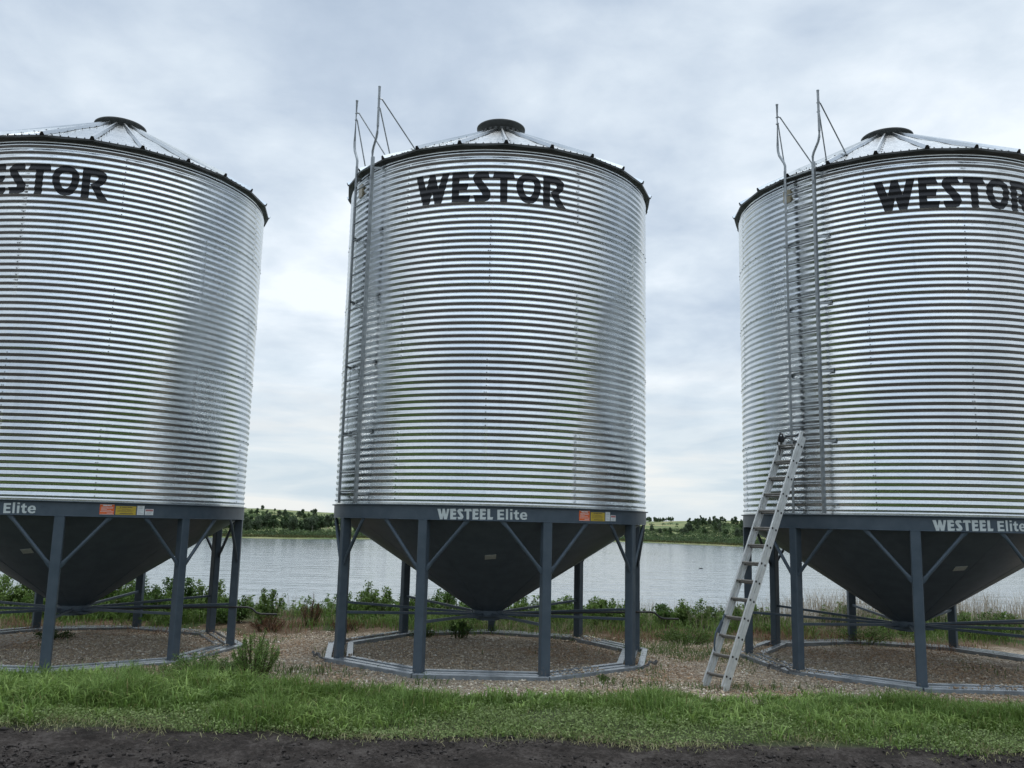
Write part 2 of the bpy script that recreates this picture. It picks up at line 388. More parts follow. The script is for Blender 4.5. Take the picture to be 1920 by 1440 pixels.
def make_wall():
    az = [k*2.0 for k in range(180)]
    for j in range(12): az += [j*30-.06, j*30+.06]
    az = np.array(sorted(set([round(q % 360, 3) for q in az])))
    zs = np.arange(Z0-.03, WALL_TOP+1e-6, PITCH/12)
    seam = [Z0+t*TIER for t in range(0, 5)]
    zs = np.array(sorted(set(np.round(np.concatenate([zs, [BAND_TOP-.005]]+[[q-.0015, q+.0015] for q in seam]), 5))))
    A, Zg = np.meshgrid(az, zs); Rg = wall_r(A, Zg)
    V = np.stack([Rg*np.sin(np.radians(A)), -Rg*np.cos(np.radians(A)), Zg], -1).reshape(-1, 3)
    n = len(az); i = (np.arange(len(zs)-1)[:, None]*n+np.arange(n)[None]); j = (np.arange(len(zs)-1)[:, None]*n+(np.arange(n)[None]+1) % n)
    F = np.stack([i.ravel(), j.ravel(), (j+n).ravel(), (i+n).ravel()], 1)
    # bolts, part of the sheet pattern: along the lapped joints and the ring seams
    bv, bf = [], []
    def bolt(a, z, r=.0115, h=.008):
        c = pol(a, float(wall_r(np.array(a), np.array(z)))-.001, z); e, t_, u = er(a), et(a), Vector((0, 0, 1)); b = len(V)+len(bv)
        for k in range(6):
            q = c+(t_*math.cos(k*math.pi/3)+u*math.sin(k*math.pi/3))*r; bv.append(q)
        for k in range(6):
            q = c+(t_*math.cos(k*math.pi/3)+u*math.sin(k*math.pi/3))*r*.75+e*h; bv.append(q)
        for k in range(6): bf.append((b+k, b+(k+1) % 6, b+6+(k+1) % 6, b+6+k))
        bf.append((b+6, b+7, b+8, b+9)); bf.append((b+9, b+10, b+11, b+6))
    for t in range(5):
        for j in range(6):
            a = joint_phase(t)+60*j
            for k in range(11):
                z = Z0+t*TIER+.018+PITCH*(k+.12)
                bolt(a-.75, z)
                if k == 5: bolt(a-1.35, z)
    for t in range(0, 5):
        for k in range(72): bolt(5*k+2.5, Z0+t*TIER+.012)
    V = np.concatenate([V, np.array([tuple(q) for q in bv])]); F = np.concatenate([F, np.array(bf)])
    o = np_mesh('wall', V, F, M['galv'], smooth=True); o.data.materials.append(M['pipe'])
    mi = np.zeros(len(F), np.int32); mi[-len(bf):] = 1; o.data.polygons.foreach_set('material_index', mi); return o
def letters(polys, surf, dz, da, name, m, parent):
    """flat outlines in (degrees, height), cut fine and wrapped on a surface"""
    bm = bmesh.new()
    for pl in polys:
        sgn = sum(pl[i-1][0]*pl[i][1]-pl[i][0]*pl[i-1][1] for i in range(len(pl)))
        if sgn < 0: pl = pl[::-1]
        bm.faces.new([bm.verts.new((x, y, 0)) for x, y in pl])
    bm.normal_update()
    bmesh.ops.triangulate(bm, faces=bm.faces[:], ngon_method='EAR_CLIP')
    ys = [v.co.y for v in bm.verts]; xs_ = [v.co.x for v in bm.verts]
    if dz:
        y = min(ys)
        while y < max(ys):
            bmesh.ops.bisect_plane(bm, geom=bm.verts[:]+bm.edges[:]+bm.faces[:], plane_co=(0, y, 0), plane_no=(0, 1, 0)); y += dz
    x = math.ceil(min(xs_)/da)*da
    while x < max(xs_):
        bmesh.ops.bisect_plane(bm, geom=bm.verts[:]+bm.edges[:]+bm.faces[:], plane_co=(x, 0, 0), plane_no=(1, 0, 0)); x += da
    for v in bm.verts:
        a, z = v.co.x, v.co.y
        v.co = pol(a, float(surf(np.array(a), np.array(z)))+.0035, z)
    me = bpy.data.meshes.new(name); bm.to_mesh(me); bm.free(); me.shade_smooth(); me.materials.append(m)
    o = bpy.data.objects.new(name, me); COL.objects.link(o); o.parent = parent; return o
def rect(a0, a1, z0, z1): return [(a0, z0), (a1, z0), (a1, z1), (a0, z1)]
BIG=[[(-27.7,7.643),(-25.16,7.645),(-23.53,7.396),(-22.45,7.645),(-20.38,7.641),(-19.09,7.397),(-17.73,7.641),(-15.22,7.641),(-17.81,7.149),(-20.29,7.15),(-21.33,7.354),(-22.25,7.149),(-24.69,7.149)],
[(-14.26,7.644),(-8.9,7.641),(-8.3,7.533),(-11.76,7.535),(-11.73,7.454),(-8.55,7.45),(-9.07,7.338),(-11.78,7.342),(-11.72,7.262),(-7.85,7.254),(-8.35,7.148),(-14.15,7.15)],
[(-2.1,7.64),(-1.52,7.534),(-4.45,7.53),(-3.99,7.493),(-2.01,7.37),(-1.32,7.312),(-1.15,7.261),(-1.41,7.21),(-1.97,7.174),(-3.05,7.15),(-6.28,7.149),(-6.86,7.256),(-3.99,7.254),(-3.85,7.268),(-4.32,7.311),(-6.47,7.451),(-7.02,7.502),(-7.15,7.546),(-6.92,7.583),(-6.28,7.619),(-5.4,7.638)],
[(-0.12,7.637),(6.19,7.642),(6.84,7.532),(4.34,7.525),(4.41,7.151),(2.05,7.146),(1.87,7.538),(-0.64,7.535)],
[(11.26,7.64),(12.47,7.635),(13.69,7.612),(14.79,7.564),(15.51,7.495),(15.64,7.437),(15.41,7.347),(14.9,7.271),(14.02,7.201),(12.97,7.162),(11.62,7.148),(10.42,7.158),(9.21,7.196),(8.3,7.254),(7.52,7.339),(7.21,7.425),(7.44,7.499),(8.15,7.567),(9.32,7.616),(10.21,7.632),(11.24,7.639),(11.44,7.53),(10.26,7.516),(9.68,7.486),(9.52,7.441),(9.73,7.376),(10.2,7.313),(10.82,7.272),(11.57,7.26),(12.17,7.271),(12.76,7.311),(13.18,7.371),(13.33,7.467),(13.13,7.506),(12.36,7.528),(11.45,7.531)],
[(16.38,7.632),(18.82,7.641),(21.07,7.637),(22.55,7.616),(23.55,7.577),(23.87,7.535),(23.68,7.467),(23.11,7.417),(21.9,7.363),(22.49,7.287),(24.7,7.143),(21.56,7.148),(20.23,7.27),(19.16,7.357),(18.91,7.376),(20.81,7.443),(21.28,7.484),(21.03,7.519),(20.3,7.531),(18.89,7.528),(18.84,7.15),(16.42,7.145)],
]
SMALL=[[(-15.1,2.4),(-14.11,2.401),(-13.63,2.318),(-13.39,2.403),(-12.71,2.403),(-12.22,2.319),(-11.95,2.403),(-11.19,2.403),(-11.88,2.25),(-12.84,2.249),(-13.09,2.307),(-13.27,2.249),(-14.16,2.248)],
[(-10.94,2.405),(-9.27,2.407),(-8.91,2.369),(-9.99,2.368),(-9.98,2.348),(-8.98,2.349),(-9.15,2.313),(-9.98,2.312),(-9.96,2.287),(-8.8,2.288),(-8.99,2.252),(-10.87,2.25)],
[(-7.12,2.407),(-6.76,2.371),(-7.67,2.37),(-7.58,2.358),(-6.89,2.321),(-6.66,2.294),(-6.78,2.271),(-7.18,2.255),(-8.33,2.254),(-8.57,2.288),(-7.69,2.289),(-7.7,2.297),(-8.39,2.342),(-8.66,2.369),(-8.59,2.388),(-8.19,2.406)],
[(-6.29,2.408),(-4.33,2.41),(-4.1,2.374),(-4.96,2.373),(-4.88,2.256),(-5.7,2.255),(-5.78,2.372),(-6.55,2.371)],
[(-3.92,2.411),(-2.21,2.413),(-1.95,2.376),(-3.09,2.375),(-3.07,2.353),(-2.07,2.354),(-2.24,2.32),(-3.08,2.32),(-3.07,2.292),(-1.9,2.293),(-2.12,2.257),(-3.86,2.255)],
[(-1.65,2.413),(0.06,2.415),(0.32,2.379),(-0.81,2.377),(-0.8,2.356),(0.2,2.357),(0.03,2.323),(-0.81,2.322),(-0.8,2.294),(0.37,2.296),(0.15,2.258),(-1.58,2.256)],
[(0.66,2.414),(1.52,2.414),(1.58,2.296),(2.51,2.297),(2.33,2.26),(0.75,2.258)],
[(3.74,2.407),(5.83,2.41),(5.84,2.381),(4.54,2.38),(4.55,2.353),(5.73,2.354),(5.74,2.325),(4.57,2.324),(4.59,2.293),(5.92,2.294),(5.94,2.264),(3.82,2.261)],
[(6.39,2.42),(7.05,2.421),(7.13,2.265),(6.47,2.264)],
[(7.7,2.42),(8.44,2.42),(8.45,2.396),(7.72,2.395)],
[(7.73,2.376),(8.43,2.377),(8.48,2.267),(7.78,2.266)],
[(9.24,2.401),(9.93,2.411),(9.95,2.376),(10.48,2.377),(10.49,2.351),(9.96,2.35),(9.98,2.309),(10.12,2.296),(10.57,2.297),(10.53,2.269),(9.84,2.267),(9.37,2.278),(9.24,2.301),(9.22,2.349),(8.84,2.349),(8.83,2.375),(9.26,2.375)],
[(13.14,2.317),(11.55,2.315),(11.73,2.298),(12.15,2.292),(12.98,2.305),(13.03,2.278),(12.33,2.268),(11.58,2.27),(11.02,2.291),(10.8,2.322),(10.95,2.356),(11.44,2.376),(12.01,2.383),(12.02,2.359),(11.67,2.352),(11.55,2.334),(12.43,2.335),(12.32,2.353),(12.04,2.359),(12.02,2.383),(12.7,2.374),(13.04,2.351)],
]


def make_bin():
    root = empty('grain_bin')
    wall = make_wall(); wall.parent = root
    letters(BIG, wall_r, PITCH/10, 2.0, 'lettering', M['letter'], wall)
    # ---- roof: 24 pressed panels, standing ribs, eave lip, collar and lid
    RT = 9.40; RE = R+.085; RC = .40; ZE = WALL_TOP+.045
    NR = 24; PH = 3.5; sl = (RT-ZE)/(RE-RC)
    def rz(r): return ZE+(RE-r)*sl
    mb = MB()
    for k in range(NR):
        a0, a1 = PH+15*k, PH+15*(k+1); am = (a0+a1)/2; vs = []; rows = [RE, RE-.16, RE-.6, RE-1.1, RE-1.6, RE-2.0, RC]
        for i, r in enumerate(rows):
            for a in (a0, a0+3.75, am, a1-3.75, a1): vs.append(pol(a, r/ (math.cos(rad(a-am))/math.cos(rad(7.5))), rz(r)-(.012 if i in (2, 4) else 0)))
        n = 5
        mb.add(vs, [(i*n+j, i*n+j+1, (i+1)*n+j+1, (i+1)*n+j) for i in range(len(rows)-1) for j in range(4)])
    roof = mb.build('roof', M['roof'], root, smooth=12)
    mb = MB()
    for k in range(NR):
        a0, a1 = PH+15*k, PH+15*(k+1)
        sag = .007*random.uniform(-1, 1)
        p = [pol(a0, RE+.004, ZE+.002), pol(a1, RE+.004, ZE+.002), pol(a1, RE+.002, ZE-.026), pol((a0+a1)/2, RE*math.cos(rad(7.5))+.004, ZE-.034+sag), pol(a0, RE+.002, ZE-.026)]
        q = [pol(a0, R+.012, ZE-.062), pol(a1, R+.012, ZE-.062)]
        mb.add(p+q, [(0, 1, 2, 3, 4), (4, 3, 2, 6, 5)])
    mb.build('eave_lip', M['dark'], roof)
    scr = MB()
    for k in range(NR):
        a = PH+15*k; t, u = et(a), (pol(a, RC, RT)-pol(a, RE, ZE)).normalized(); nrm = t.cross(u)*-1
        if nrm.z < 0: nrm = -nrm
        p0 = pol(a, RE+.012, ZE-.004); p1 = pol(a, RC+.03, rz(RC+.03))
        def prof(p, wd, h): return [p-t*wd, p-t*wd*.45+nrm*h, p+t*wd*.45+nrm*h, p+t*wd]
        s0, s1 = prof(p0, .040, .052), prof(p1, .026, .045)
        rib = MB(); rib.add(s0+s1, [(0, 1, 5, 4), (1, 2, 6, 5), (2, 3, 7, 6), (4, 5, 6, 7), (0, 3, 2, 1)])
        ro = rib.build('roof_rib', [M['roof'], M['black']], roof); ro.data.polygons[4].material_index = 1
        # screws, part of the roof panels: beside each rib and along the eave
        for q in range(9):
            f = (q+.5)/9; c = p0.lerp(p1, f)+t*(.075*(1-f)+.035*f)+nrm*.006; scr.box(c, t*.008, u*.008, nrm*.007)
        for q in range(1, 6):
            aa = a+2.5*q; c = pol(aa, (RE-.045)*math.cos(rad(7.5))/math.cos(rad(aa-a-7.5)), rz(RE-.045)+.006); scr.box(c, et(aa)*.008, er(aa)*.008, Vector((0, 0, .007)))
    tag(scr.build('roof_screws', M['dark'], roof), kind='stuff')
    mb = MB(); mb.lathe([(RC-.02, RT-.16), (RC-.02, RT+.06), (RC-.01, RT+.075), (RC+.05, RT+.145), (RC+.058, RT+.15), (RC+.058, RT+.172), (RC+.045, RT+.182), (.3, RT+.205), (.02, RT+.225)], 64)
    for k in range(24):
        a = PH+15*k; mb.box(pol(a, RC, RT+.02), et(a)*.025, er(a)*.02, Vector((0, 0, .03)))
    mb.build('roof_cap', M['dark'], root, smooth=40)
    # ---- hopper band with flange, cone, collar
    mb = MB(); mb.lathe([(R+.004, BAND_TOP+.01), (R+.052, BAND_TOP+.006), (R+.052, BAND_TOP-.004), (R+.016, BAND_TOP-.006), (R+.016, LB+.006), (R+.026, LB), (R-.05, LB), (R-.055, LB+.02)], 144)
    band = mb.build('hopper_band', M['paint'], root, smooth=35)
    bs = lambda a, z: R+.016
    letters(SMALL, bs, 0, 1.5, 'lettering', M['band_letter'], band)
    # warning stickers, each with its printed lines
    def sticker(a0, a1, z0, z1, m, lines):
        st = letters([rect(a0, a1, z0, z1)], lambda a, z: R+.014, 0, 1.0, 'sticker', m, band)
        for mm in set(l[4] for l in lines):
            letters([rect(a0+(a1-a0)*p, a0+(a1-a0)*q, z0+(z1-z0)*b_, z0+(z1-z0)*t_) for p, q, b_, t_, m2 in lines if m2 == mm], lambda a, z: R+.0155, 0, 1.0, 'printed_lines', M[mm], band)
        return st
    ow = 'white'
    tag(sticker(31.06, 35.33, 2.276, 2.429, M['orange'], [(.02, .98, .965, .99, ow), (.02, .98, .01, .035, ow), (.2, .48, .83, .93, ow), (.5, .8, .84, .93, ow), (.1, .6, .70, .735, ow), (.64, .9, .70, .735, ow), (.1, .4, .60, .63, ow), (.44, .88, .60, .63, ow), (.1, .5, .50, .53, ow), (.1, .8, .40, .43, ow), (.05, .95, .27, .30, ow), (.5, .92, .12, .16, ow)]), 'orange warning sticker')
    yk = 'ink'
    tag(sticker(35.74, 41.95, 2.278, 2.409, M['yellow'], [(.2, .25, .82, .92, yk), (.3, .52, .84, .91, yk), (.56, .8, .84, .91, yk), (.08, .7, .66, .69, yk), (.3, .76, .56, .59, yk), (.08, .5, .46, .49, yk), (.55, .9, .46, .49, yk), (.08, .8, .34, .37, yk), (.2, .86, .10, .17, yk)]), 'yellow notice sticker')
    gk = 'gink'
    tag(sticker(42.3, 44.56, 2.282, 2.421, M['white'], [(.3, .7, .88, .92, gk), (.15, .85, .74, .77, gk), (.15, .7, .66, .69, gk), (.15, .85, .5, .52, gk), (.15, .6, .3, .33, gk), (.15, .85, .14, .17, gk)]), 'tall white sticker')
    tag(sticker(44.85, 47.59, 2.283, 2.375, M['white'], [(.06, .94, .62, .92, 'pale_red'), (.2, .85, .42, .46, gk), (.2, .7, .3, .34, gk), (.2, .8, .14, .18, gk)]), 'small white sticker with a red heading')
    mb = MB(); CZ0, CR0 = .70, .235
    def cone_r(z): return CR0+(z-CZ0)*(R-.03-CR0)/(LB+.03-CZ0)
    mb.lathe([(R-.03, LB+.03), (cone_r(1.6), 1.6), (cone_r(1.15), 1.15), (CR0, CZ0), (CR0, CZ0-.02)], 96)
    cone = mb.build('hopper_cone', M['paint'], root, smooth=30)
    mb = MB()                                                       # pressed seams of the cone sheets
    for k in range(12):
        a = 8+30*k; mb.box((pol(a, R-.12, LB-.02)+pol(a, CR0+.03, CZ0+.02))/2, et(a)*.012, (pol(a, R-.12, LB-.02)-pol(a, CR0+.03, CZ0+.02))/2, (er(a)*-.62+Vector((0, 0, 1))).normalized()*-.007)
    mb.build('cone_seams', M['paint'], cone)
    e = er(2.2); sd_ = (pol(2.2, cone_r(1.75), 1.75)-pol(2.2, cone_r(1.63), 1.63)); nn = et(2.2).cross(sd_).normalized()
    if nn.z > 0: nn = -nn
    mb = MB(); mb.box(pol(2.2, cone_r(1.69), 1.69)+nn*.006, et(2.2)*.088+sd_*.08, sd_*.27, nn*.004); mb.build('rating_plate', M['plate'], cone)
    mb = MB(); mb.lathe([(CR0-.01, CZ0+.02), (CR0+.03, CZ0+.02), (CR0+.03, CZ0-.055), (CR0+.07, CZ0-.06), (CR0+.07, CZ0-.075), (CR0-.03, CZ0-.08), (CR0-.03, CZ0-.15), (.02, CZ0-.155)], 48)
    mb.box((0, 0, CZ0-.10), (.34, 0, 0), (0, .2, 0), (0, 0, .018))
    mb.build('discharge_gate', M['paint'], root, smooth=30)
    # ---- legs with feet, braces, spokes
    for k, a in enumerate(LEG_A):
        c = pol(a, R-.045, LB/2)
        mb = MB(); mb.cbox(c, et(a)*.072, er(a)*.066, Vector((0, 0, LB/2-.001)), .011)
        leg = mb.build('leg', M['paint'], root)
        mb = MB(); mb.box(pol(a, R-.045, .012), et(a)*.11, er(a)*.085, Vector((0, 0, .008))); mb.build('foot_plate', M['paint'], leg)
        for sgn in (-1, 1):
            top = pol(a+sgn*14.6, R-.01, LB+.01); bot = pol(a, R-.02, 1.52)+et(a)*sgn*.070
            d = (top-bot); pts = [bot-d*.02, bot+d*.05, bot+d*.13, bot+d*.5, top-d*.13, top-d*.04, top+d*.0]
            mb = MB(); mb.tube(pts, [.036, .036, .027, .027, .027, .04, .042], 10, True, [(.3, 1), (.3, 1), (1, 1), (1, 1), (1, 1), (.3, 1), (.3, 1)])
            mb.build('brace', M['paint'], root, smooth=50)
        p0, p1 = pol(a, R-.11, .745), pol(a, CR0+.05, .655); d = p1-p0
        mb = MB(); mb.cbox((p0+p1)/2, et(a)*.019, Vector((0, 0, .021)), d/2, .004)
        mb.build('spoke', M['paint'], root)
    # ---- skid rails on the ground: three rows of nine straight lengths, cut square to the corner
    for row, rc in enumerate((R+.135, R-.045, R-.225)):
        for k in range(9):
            a0, a1 = LEG_A[k], LEG_A[k]+40; am = a0+20
            rin, rout = rc-.057, rc+.057; gap = .012 if row != 1 else .085
            def pt(a, r, s, z): return pol(a, r, z)+et(am)*s*gap
            z0_, z1_ = -.06, .056+random.uniform(-.006, .006)
            vs = [pt(a0, rin, 1, z0_), pt(a1, rin, -1, z0_), pt(a1, rout, -1, z0_), pt(a0, rout, 1, z0_), pt(a0, rin, 1, z1_), pt(a1, rin, -1, z1_), pt(a1, rout, -1, z1_), pt(a0, rout, 1, z1_)]
            if (row, k) == (1, 6): continue
            mb = MB(); mb.add(vs, [(3, 2, 1, 0), (4, 5, 6, 7), (0, 1, 5, 4), (1, 2, 6, 5), (2, 3, 7, 6), (3, 0, 4, 7)])
            r_ = mb.build('skid_rail', M['rail'], root)
            bv_ = r_.modifiers.new('bevel', 'BEVEL'); bv_.width = .006; bv_.segments = 1
    # ---- fixed ladder up the wall (built at its angle about the bin axis, so it can be turned there)
    LA = -52.0; RL = R+.13; HW = .265
    c0 = lambda s, z, dr=0: er(LA)*(RL+dr)+et(LA)*s+Vector((0, 0, z))
    mb = MB()
    for s in (-HW, HW):
        sg = 1 if s > 0 else -1                         # angle-iron: one leg facing out, one going to the wall
        mb.box(c0(s, (BAND_TOP+.02+WALL_TOP+.13)/2, .012), et(LA)*.021, er(LA)*.003, Vector((0, 0, (WALL_TOP+.13-BAND_TOP-.02)/2)))
        mb.box(c0(s+sg*.021, (BAND_TOP+.02+WALL_TOP+.13)/2, -.012), et(LA)*.003, er(LA)*.022, Vector((0, 0, (WALL_TOP+.13-BAND_TOP-.02)/2)))
    lad = mb.build('access_ladder', M['pipe'], root)
    for k in range(19):
        z = BAND_TOP+.20+k*.2985
        mb = MB(); mb.tube([c0(-HW-.01, z), c0(HW+.01, z)], .0135, 8); mb.build('rung', M['pipe'], lad, smooth=60)
    for t in range(6):
        z = Z0+.10 if t == 0 else (Z0+t*TIER-.03 if t < 5 else WALL_TOP-.06)
        for s in (-1, 1):
            q = c0(s*HW, z, -.012); q2 = c0(s*(HW+.11), z, 0)
            aw = math.degrees(math.atan2(q2.x, -q2.y)); q2 = pol(aw, R+.012, z)
            d = q2-q
            mb = MB(); mb.box((q+q2)/2, d/2*1.05, Vector((0, 0, .019)), d.cross(Vector((0, 0, 1))).normalized()*.004)
            mb.box(q2+et(aw)*s*.03, et(aw)*.04, Vector((0, 0, .019)), er(aw)*.004)
            mb.tube([q2+et(aw)*s*.05, q2+et(aw)*s*.05+er(aw)*.022], .011, 6)
            mb.build('bracket', M['pipe'], lad)
    for s in (-1, 1):
        z = WALL_TOP; H = 9.35+(.05 if s < 0 else 0)
        pts = [c0(s*HW, z-.25), c0(s*HW, z+.22), c0(s*(HW+.02), z+.28), c0(s*(HW+.11), z+.44), c0(s*(HW+.13), z+.52), c0(s*(HW+.135), z+.62), c0(s*(HW+.13), H)]
        mb = MB(); mb.tube(pts, .021, 10); mb.tube([c0(s*(HW+.13), H-.001), c0(s*(HW+.13), H+.012)], .024, 10)
        hr = mb.build('handrail', M['pipe'], lad, smooth=50)
        for j, (zt, da, rr) in enumerate(((H-.20, 7.5, R-.55), (H-.36, 3.2, R-.16)) if s > 0 else ((H-.22, -1.0, R-.35), (H-.34, -9.5, R-.10))):
            p0 = c0(s*(HW+.13), zt); p1 = pol(LA+da+(4 if s > 0 else 0), rr, rz(rr)+.01)
            mb = MB(); cl_ = p0+(p1-p0).normalized()*.05
            mb.tube([p0-et(LA)*.026, p0+et(LA)*.026], .012, 8); mb.tube([p0, p0+Vector((cl_.x-p0.x, cl_.y-p0.y, 0))*1.6], .011, 6)
            mb.tube([p0+Vector((cl_.x-p0.x, cl_.y-p0.y, 0))*1.6, p1], .0115, 8); mb.box(p1, et(LA)*.02, er(LA)*.03, Vector((0, 0, .01)))
            mb.build('handrail_brace', M['pipe'], lad, smooth=50)
    aw = LA-6.5
    mb = MB(); mb.cbox(pol(aw, R+.012, 7.77), et(aw)*.075, Vector((0, 0, .115)), er(aw)*.014, .02); mb.build('sight_glass', M['sight'], root)
    # ---- rod of the discharge gate, clamped to a leg and bent at its free end
    a = 100; e = er(a); z = .705; lp = pol(a, R-.045, z)+et(a)*-.095
    p0 = pol(97, CR0+.05, CZ0-.07)
    pts = [p0, p0.lerp(lp, .5)+Vector((0, 0, .01)), lp, lp+e*.26, lp+e*.34+Vector((0, 0, -.02)), lp+e*.42+Vector((0, 0, -.09)), lp+e*.50+Vector((0, 0, -.115)), lp+e*.78+Vector((0, 0, -.12))]
    mb = MB(); mb.tube(pts, .017, 8); mb.build('gate_rod', M['black'], root, smooth=60)
    mb = MB(); mb.box(pol(a, R-.045, z), et(a)*.079, er(a)*.073, Vector((0, 0, .009))); mb.build('rod_clamp', M['pipe'], root)
    return root

BINS = [(-.3237, 15.856, .0043, -.55), (-7.520, 15.788, -.071, -.9), (6.921, 15.632, .0085, -.85)]
b0 = make_bin()
GB = 'galvanised hopper-bottom grain bins standing in a row'
for i, (x, y, z, rz_) in enumerate(BINS):
    o = b0 if i == 0 else copy_tree(b0)
    o.location = (x, y, z); o.rotation_euler.z = rad(rz_)
    lab = ['middle galvanised grain bin, its whole WESTOR lettering and fixed ladder in view', 'galvanised grain bin at the left edge, its lettering cut off by the frame',
           'galvanised grain bin at the right with the aluminium ladder leaning on it'][i]
    tag(o, lab, 'grain bin', GB)
    if i == 0:
        for c in o.children:
            if c.name.startswith('access_ladder'): c.rotation_euler.z = rad(.4)
            if c.name.startswith('roof_cap'): c.location.z = .035          # this lid stands a little proud
    else:
        for c in o.children:
            if c.name.startswith('access_ladder'): c.rotation_euler.z = rad(.5)
            if c.name.startswith('roof_cap'): c.location.z = -.06

# ---------------------------------------------------------------- leaning extension ladder
def extension_ladder():
    foot = Vector((2.93, 12.86, .0)); top = Vector((4.45, 13.82, 3.71)); ax = (top-foot); L = ax.length; ax.normalize()
    hor = Vector((ax.x, ax.y, 0)).normalized(); lat = Vector((hor.y, -hor.x, 0)); nrm = ax.cross(lat).normalized()
    if nrm.y > 0: nrm = -nrm                             # towards the camera / under-side up
    root = empty('extension_ladder', foot, 'worn aluminium extension ladder leaning against the right grain bin', 'ladder')
    def P(s, l, n): return lat*s+ax*l+nrm*n
    W2 = .195
    for sec, (w2, n0, dep, l0, l1) in dict(base_stile=(W2, -.030, .039, .02, L-.06), fly_stile=(W2-.006, .040, .027, .04, L)).items():
        for s in (-1, 1):
            mb = MB()                                    # channel section: web outside, two flanges inside
            mb.box(P(s*w2, (l0+l1)/2, n0), lat*.0028, nrm*dep, ax*(l1-l0)/2)
            for q in (-1, 1): mb.box(P(s*(w2-.014), (l0+l1)/2, n0+q*(dep-.003)), lat*.0115, nrm*.003, ax*(l1-l0)/2)
            mb.build(sec, M['alu'], root)
    n = 14
    for k in range(n):
        l = .19+k*(L-.42)/(n-1)
        for n0, w2, r in ((.040, W2-.006, .0165), (-.030, W2, .0165)):
            mb = MB(); mb.tube([P(-w2+.003, l, n0), P(w2-.003, l, n0)], r, 10); rg = mb.build('rung', M['rung'], root, smooth=60)
            for s in (-1, 1):
                mb = MB(); mb.tube([P(s*(w2-.002), l, n0), P(s*(w2+.006), l, n0)], .017, 10)
                mb.build('rung_plug', M['black'], rg, smooth=60)
    for s in (-1, 1):
        mb = MB(); mb.box(P(s*(W2+.001), .02, -.02), lat*.006, nrm*.05, ax*.075); mb.box(P(s*W2, -.045, -.03), lat*.03, nrm*.045, ax*.012); mb.build('shoe', M['alu'], root)
    # rung hook on the left stile, pulley with rope at the top
    lk = .19+2*(L-.42)/(n-1)
    mb = MB(); mb.tube([P(-W2+.03, lk+.30, .075), P(-W2+.028, lk+.20, .078), P(-W2+.026, lk+.05, .12), P(-W2+.026, lk-.02, .125), P(-W2+.028, lk-.15, .095), P(-W2+.032, lk-.25, .05)], .013, 8)
    mb.box(P(-W2+.028, lk+.10, .085), lat*.005, nrm*.03, ax*.09)
    mb.build('rung_lock', M['paint'], root, smooth=50)
    mb = MB(); c = P(-W2+.045, L-.13, .075)
    mb.tube([c-lat*.022, c+lat*.022], .052, 16); mb.build('pulley', M['black'], root, smooth=50)
    mb = MB()
    mb.tube([c+nrm*.055+ax*.08, c+nrm*.065, c+nrm*.045-ax*.10, P(-W2+.07, L-.32, .05), P(-W2+.08, L-.40, .045)], .011, 8)
    mb.tube([c-nrm*.05+ax*.05, P(-.05, L-.06, .05), P(.08, L-.085, .06), P(W2, L-.03, .06)], .008, 6)
    mb.tube([c+lat*.03, P(0, L-.12, .075), P(W2-.02, L-.20, .075)], .008, 6)
    mb.tube([c-lat*.01-ax*.03, c+nrm*.07+ax*.03, c+nrm*.02+ax*.09, c-nrm*.03+ax*.05], .011, 8)
    mb.build('rope', M['rope'], root, smooth=60)
extension_ladder()

# ---------------------------------------------------------------- chains tying the skids together
def chain(bi, a, label):
    x, y, z, rz_ = BINS[bi]; a += rz_
    path = []
    for k in range(60):
        f = k/59; s = -.36+.66*f
        path.append(er(a)*(.24-abs(s)*.28+.03*math.sin(9*f))+et(a)*s*(1 if a < 0 else -1)+Vector((0, 0, .022+.02*math.sin(13*f)-max(0, abs(s)-.22)*.5)))
    mb = MB(); n = 17
    for k in range(n):
        i = int(k*58/(n-1)); p = path[i]; d = (path[i+1]-path[i]).normalized()
        u = d.cross(Vector((0, 0, 1))).normalized(); v = u.cross(d)
        if k % 2: u, v = (u+v).normalized(), (v-u).normalized()
        mb.tube([p+d*.032*math.cos(q*math.pi/5)+u*.018*math.sin(q*math.pi/5) for q in range(11)], .0075, 6, False)
    o = mb.build('chain', M['chain'], smooth=60); o.location = Vector((x, y, z))+pol(a, R+.1, .09)
    tag(o, label, 'chain', 'chains lying over the skid corners')
chain(0, -60, 'steel chain at the front left corner of the middle bin')
chain(0, 60, 'steel chain at the front right corner of the middle bin')
chain(2, -60, 'steel chain over the skids of the right bin, beside the leaning ladder')

# ---------------------------------------------------------------- vegetation helpers (vectorised)
def blades(px, py, h, wdt, lean, col, name, m, z0=None, kind='stuff'):
    """grass blades: curved strips of two segments"""
    n = len(px); yaw = RNG.uniform(0, 2*np.pi, n); ld = yaw+RNG.normal(0, .5, n)+np.pi/2
    z = height(px, py) if z0 is None else z0
    base = np.stack([px, py, z-.01], 1); sx = np.stack([np.cos(yaw), np.sin(yaw), 0*yaw], 1)*wdt[:, None]/2
    ldv = np.stack([np.cos(ld), np.sin(ld), 0*ld], 1)
    up = np.array([0, 0, 1.0])
    mid = base+up*(h*.60)[:, None]+ldv*(h*lean*.30)[:, None]; tip = base+up*(h*(1-.35*lean))[:, None]+ldv*(h*lean*.95)[:, None]
    V = np.stack([base-sx, base+sx, mid+sx*.85, mid-sx*.85, tip+sx*.12, tip-sx*.12], 1).reshape(-1, 3)
    b = np.arange(n)*6; F = np.stack([np.stack([b, b+1, b+2, b+3], 1), np.stack([b+3, b+2, b+4, b+5], 1)], 1).reshape(-1, 4)
    tint = np.repeat(col, 6, 0)
    o = np_mesh(name, V, F, m, tint=tint)
    return tag(o, kind=kind) if kind else o
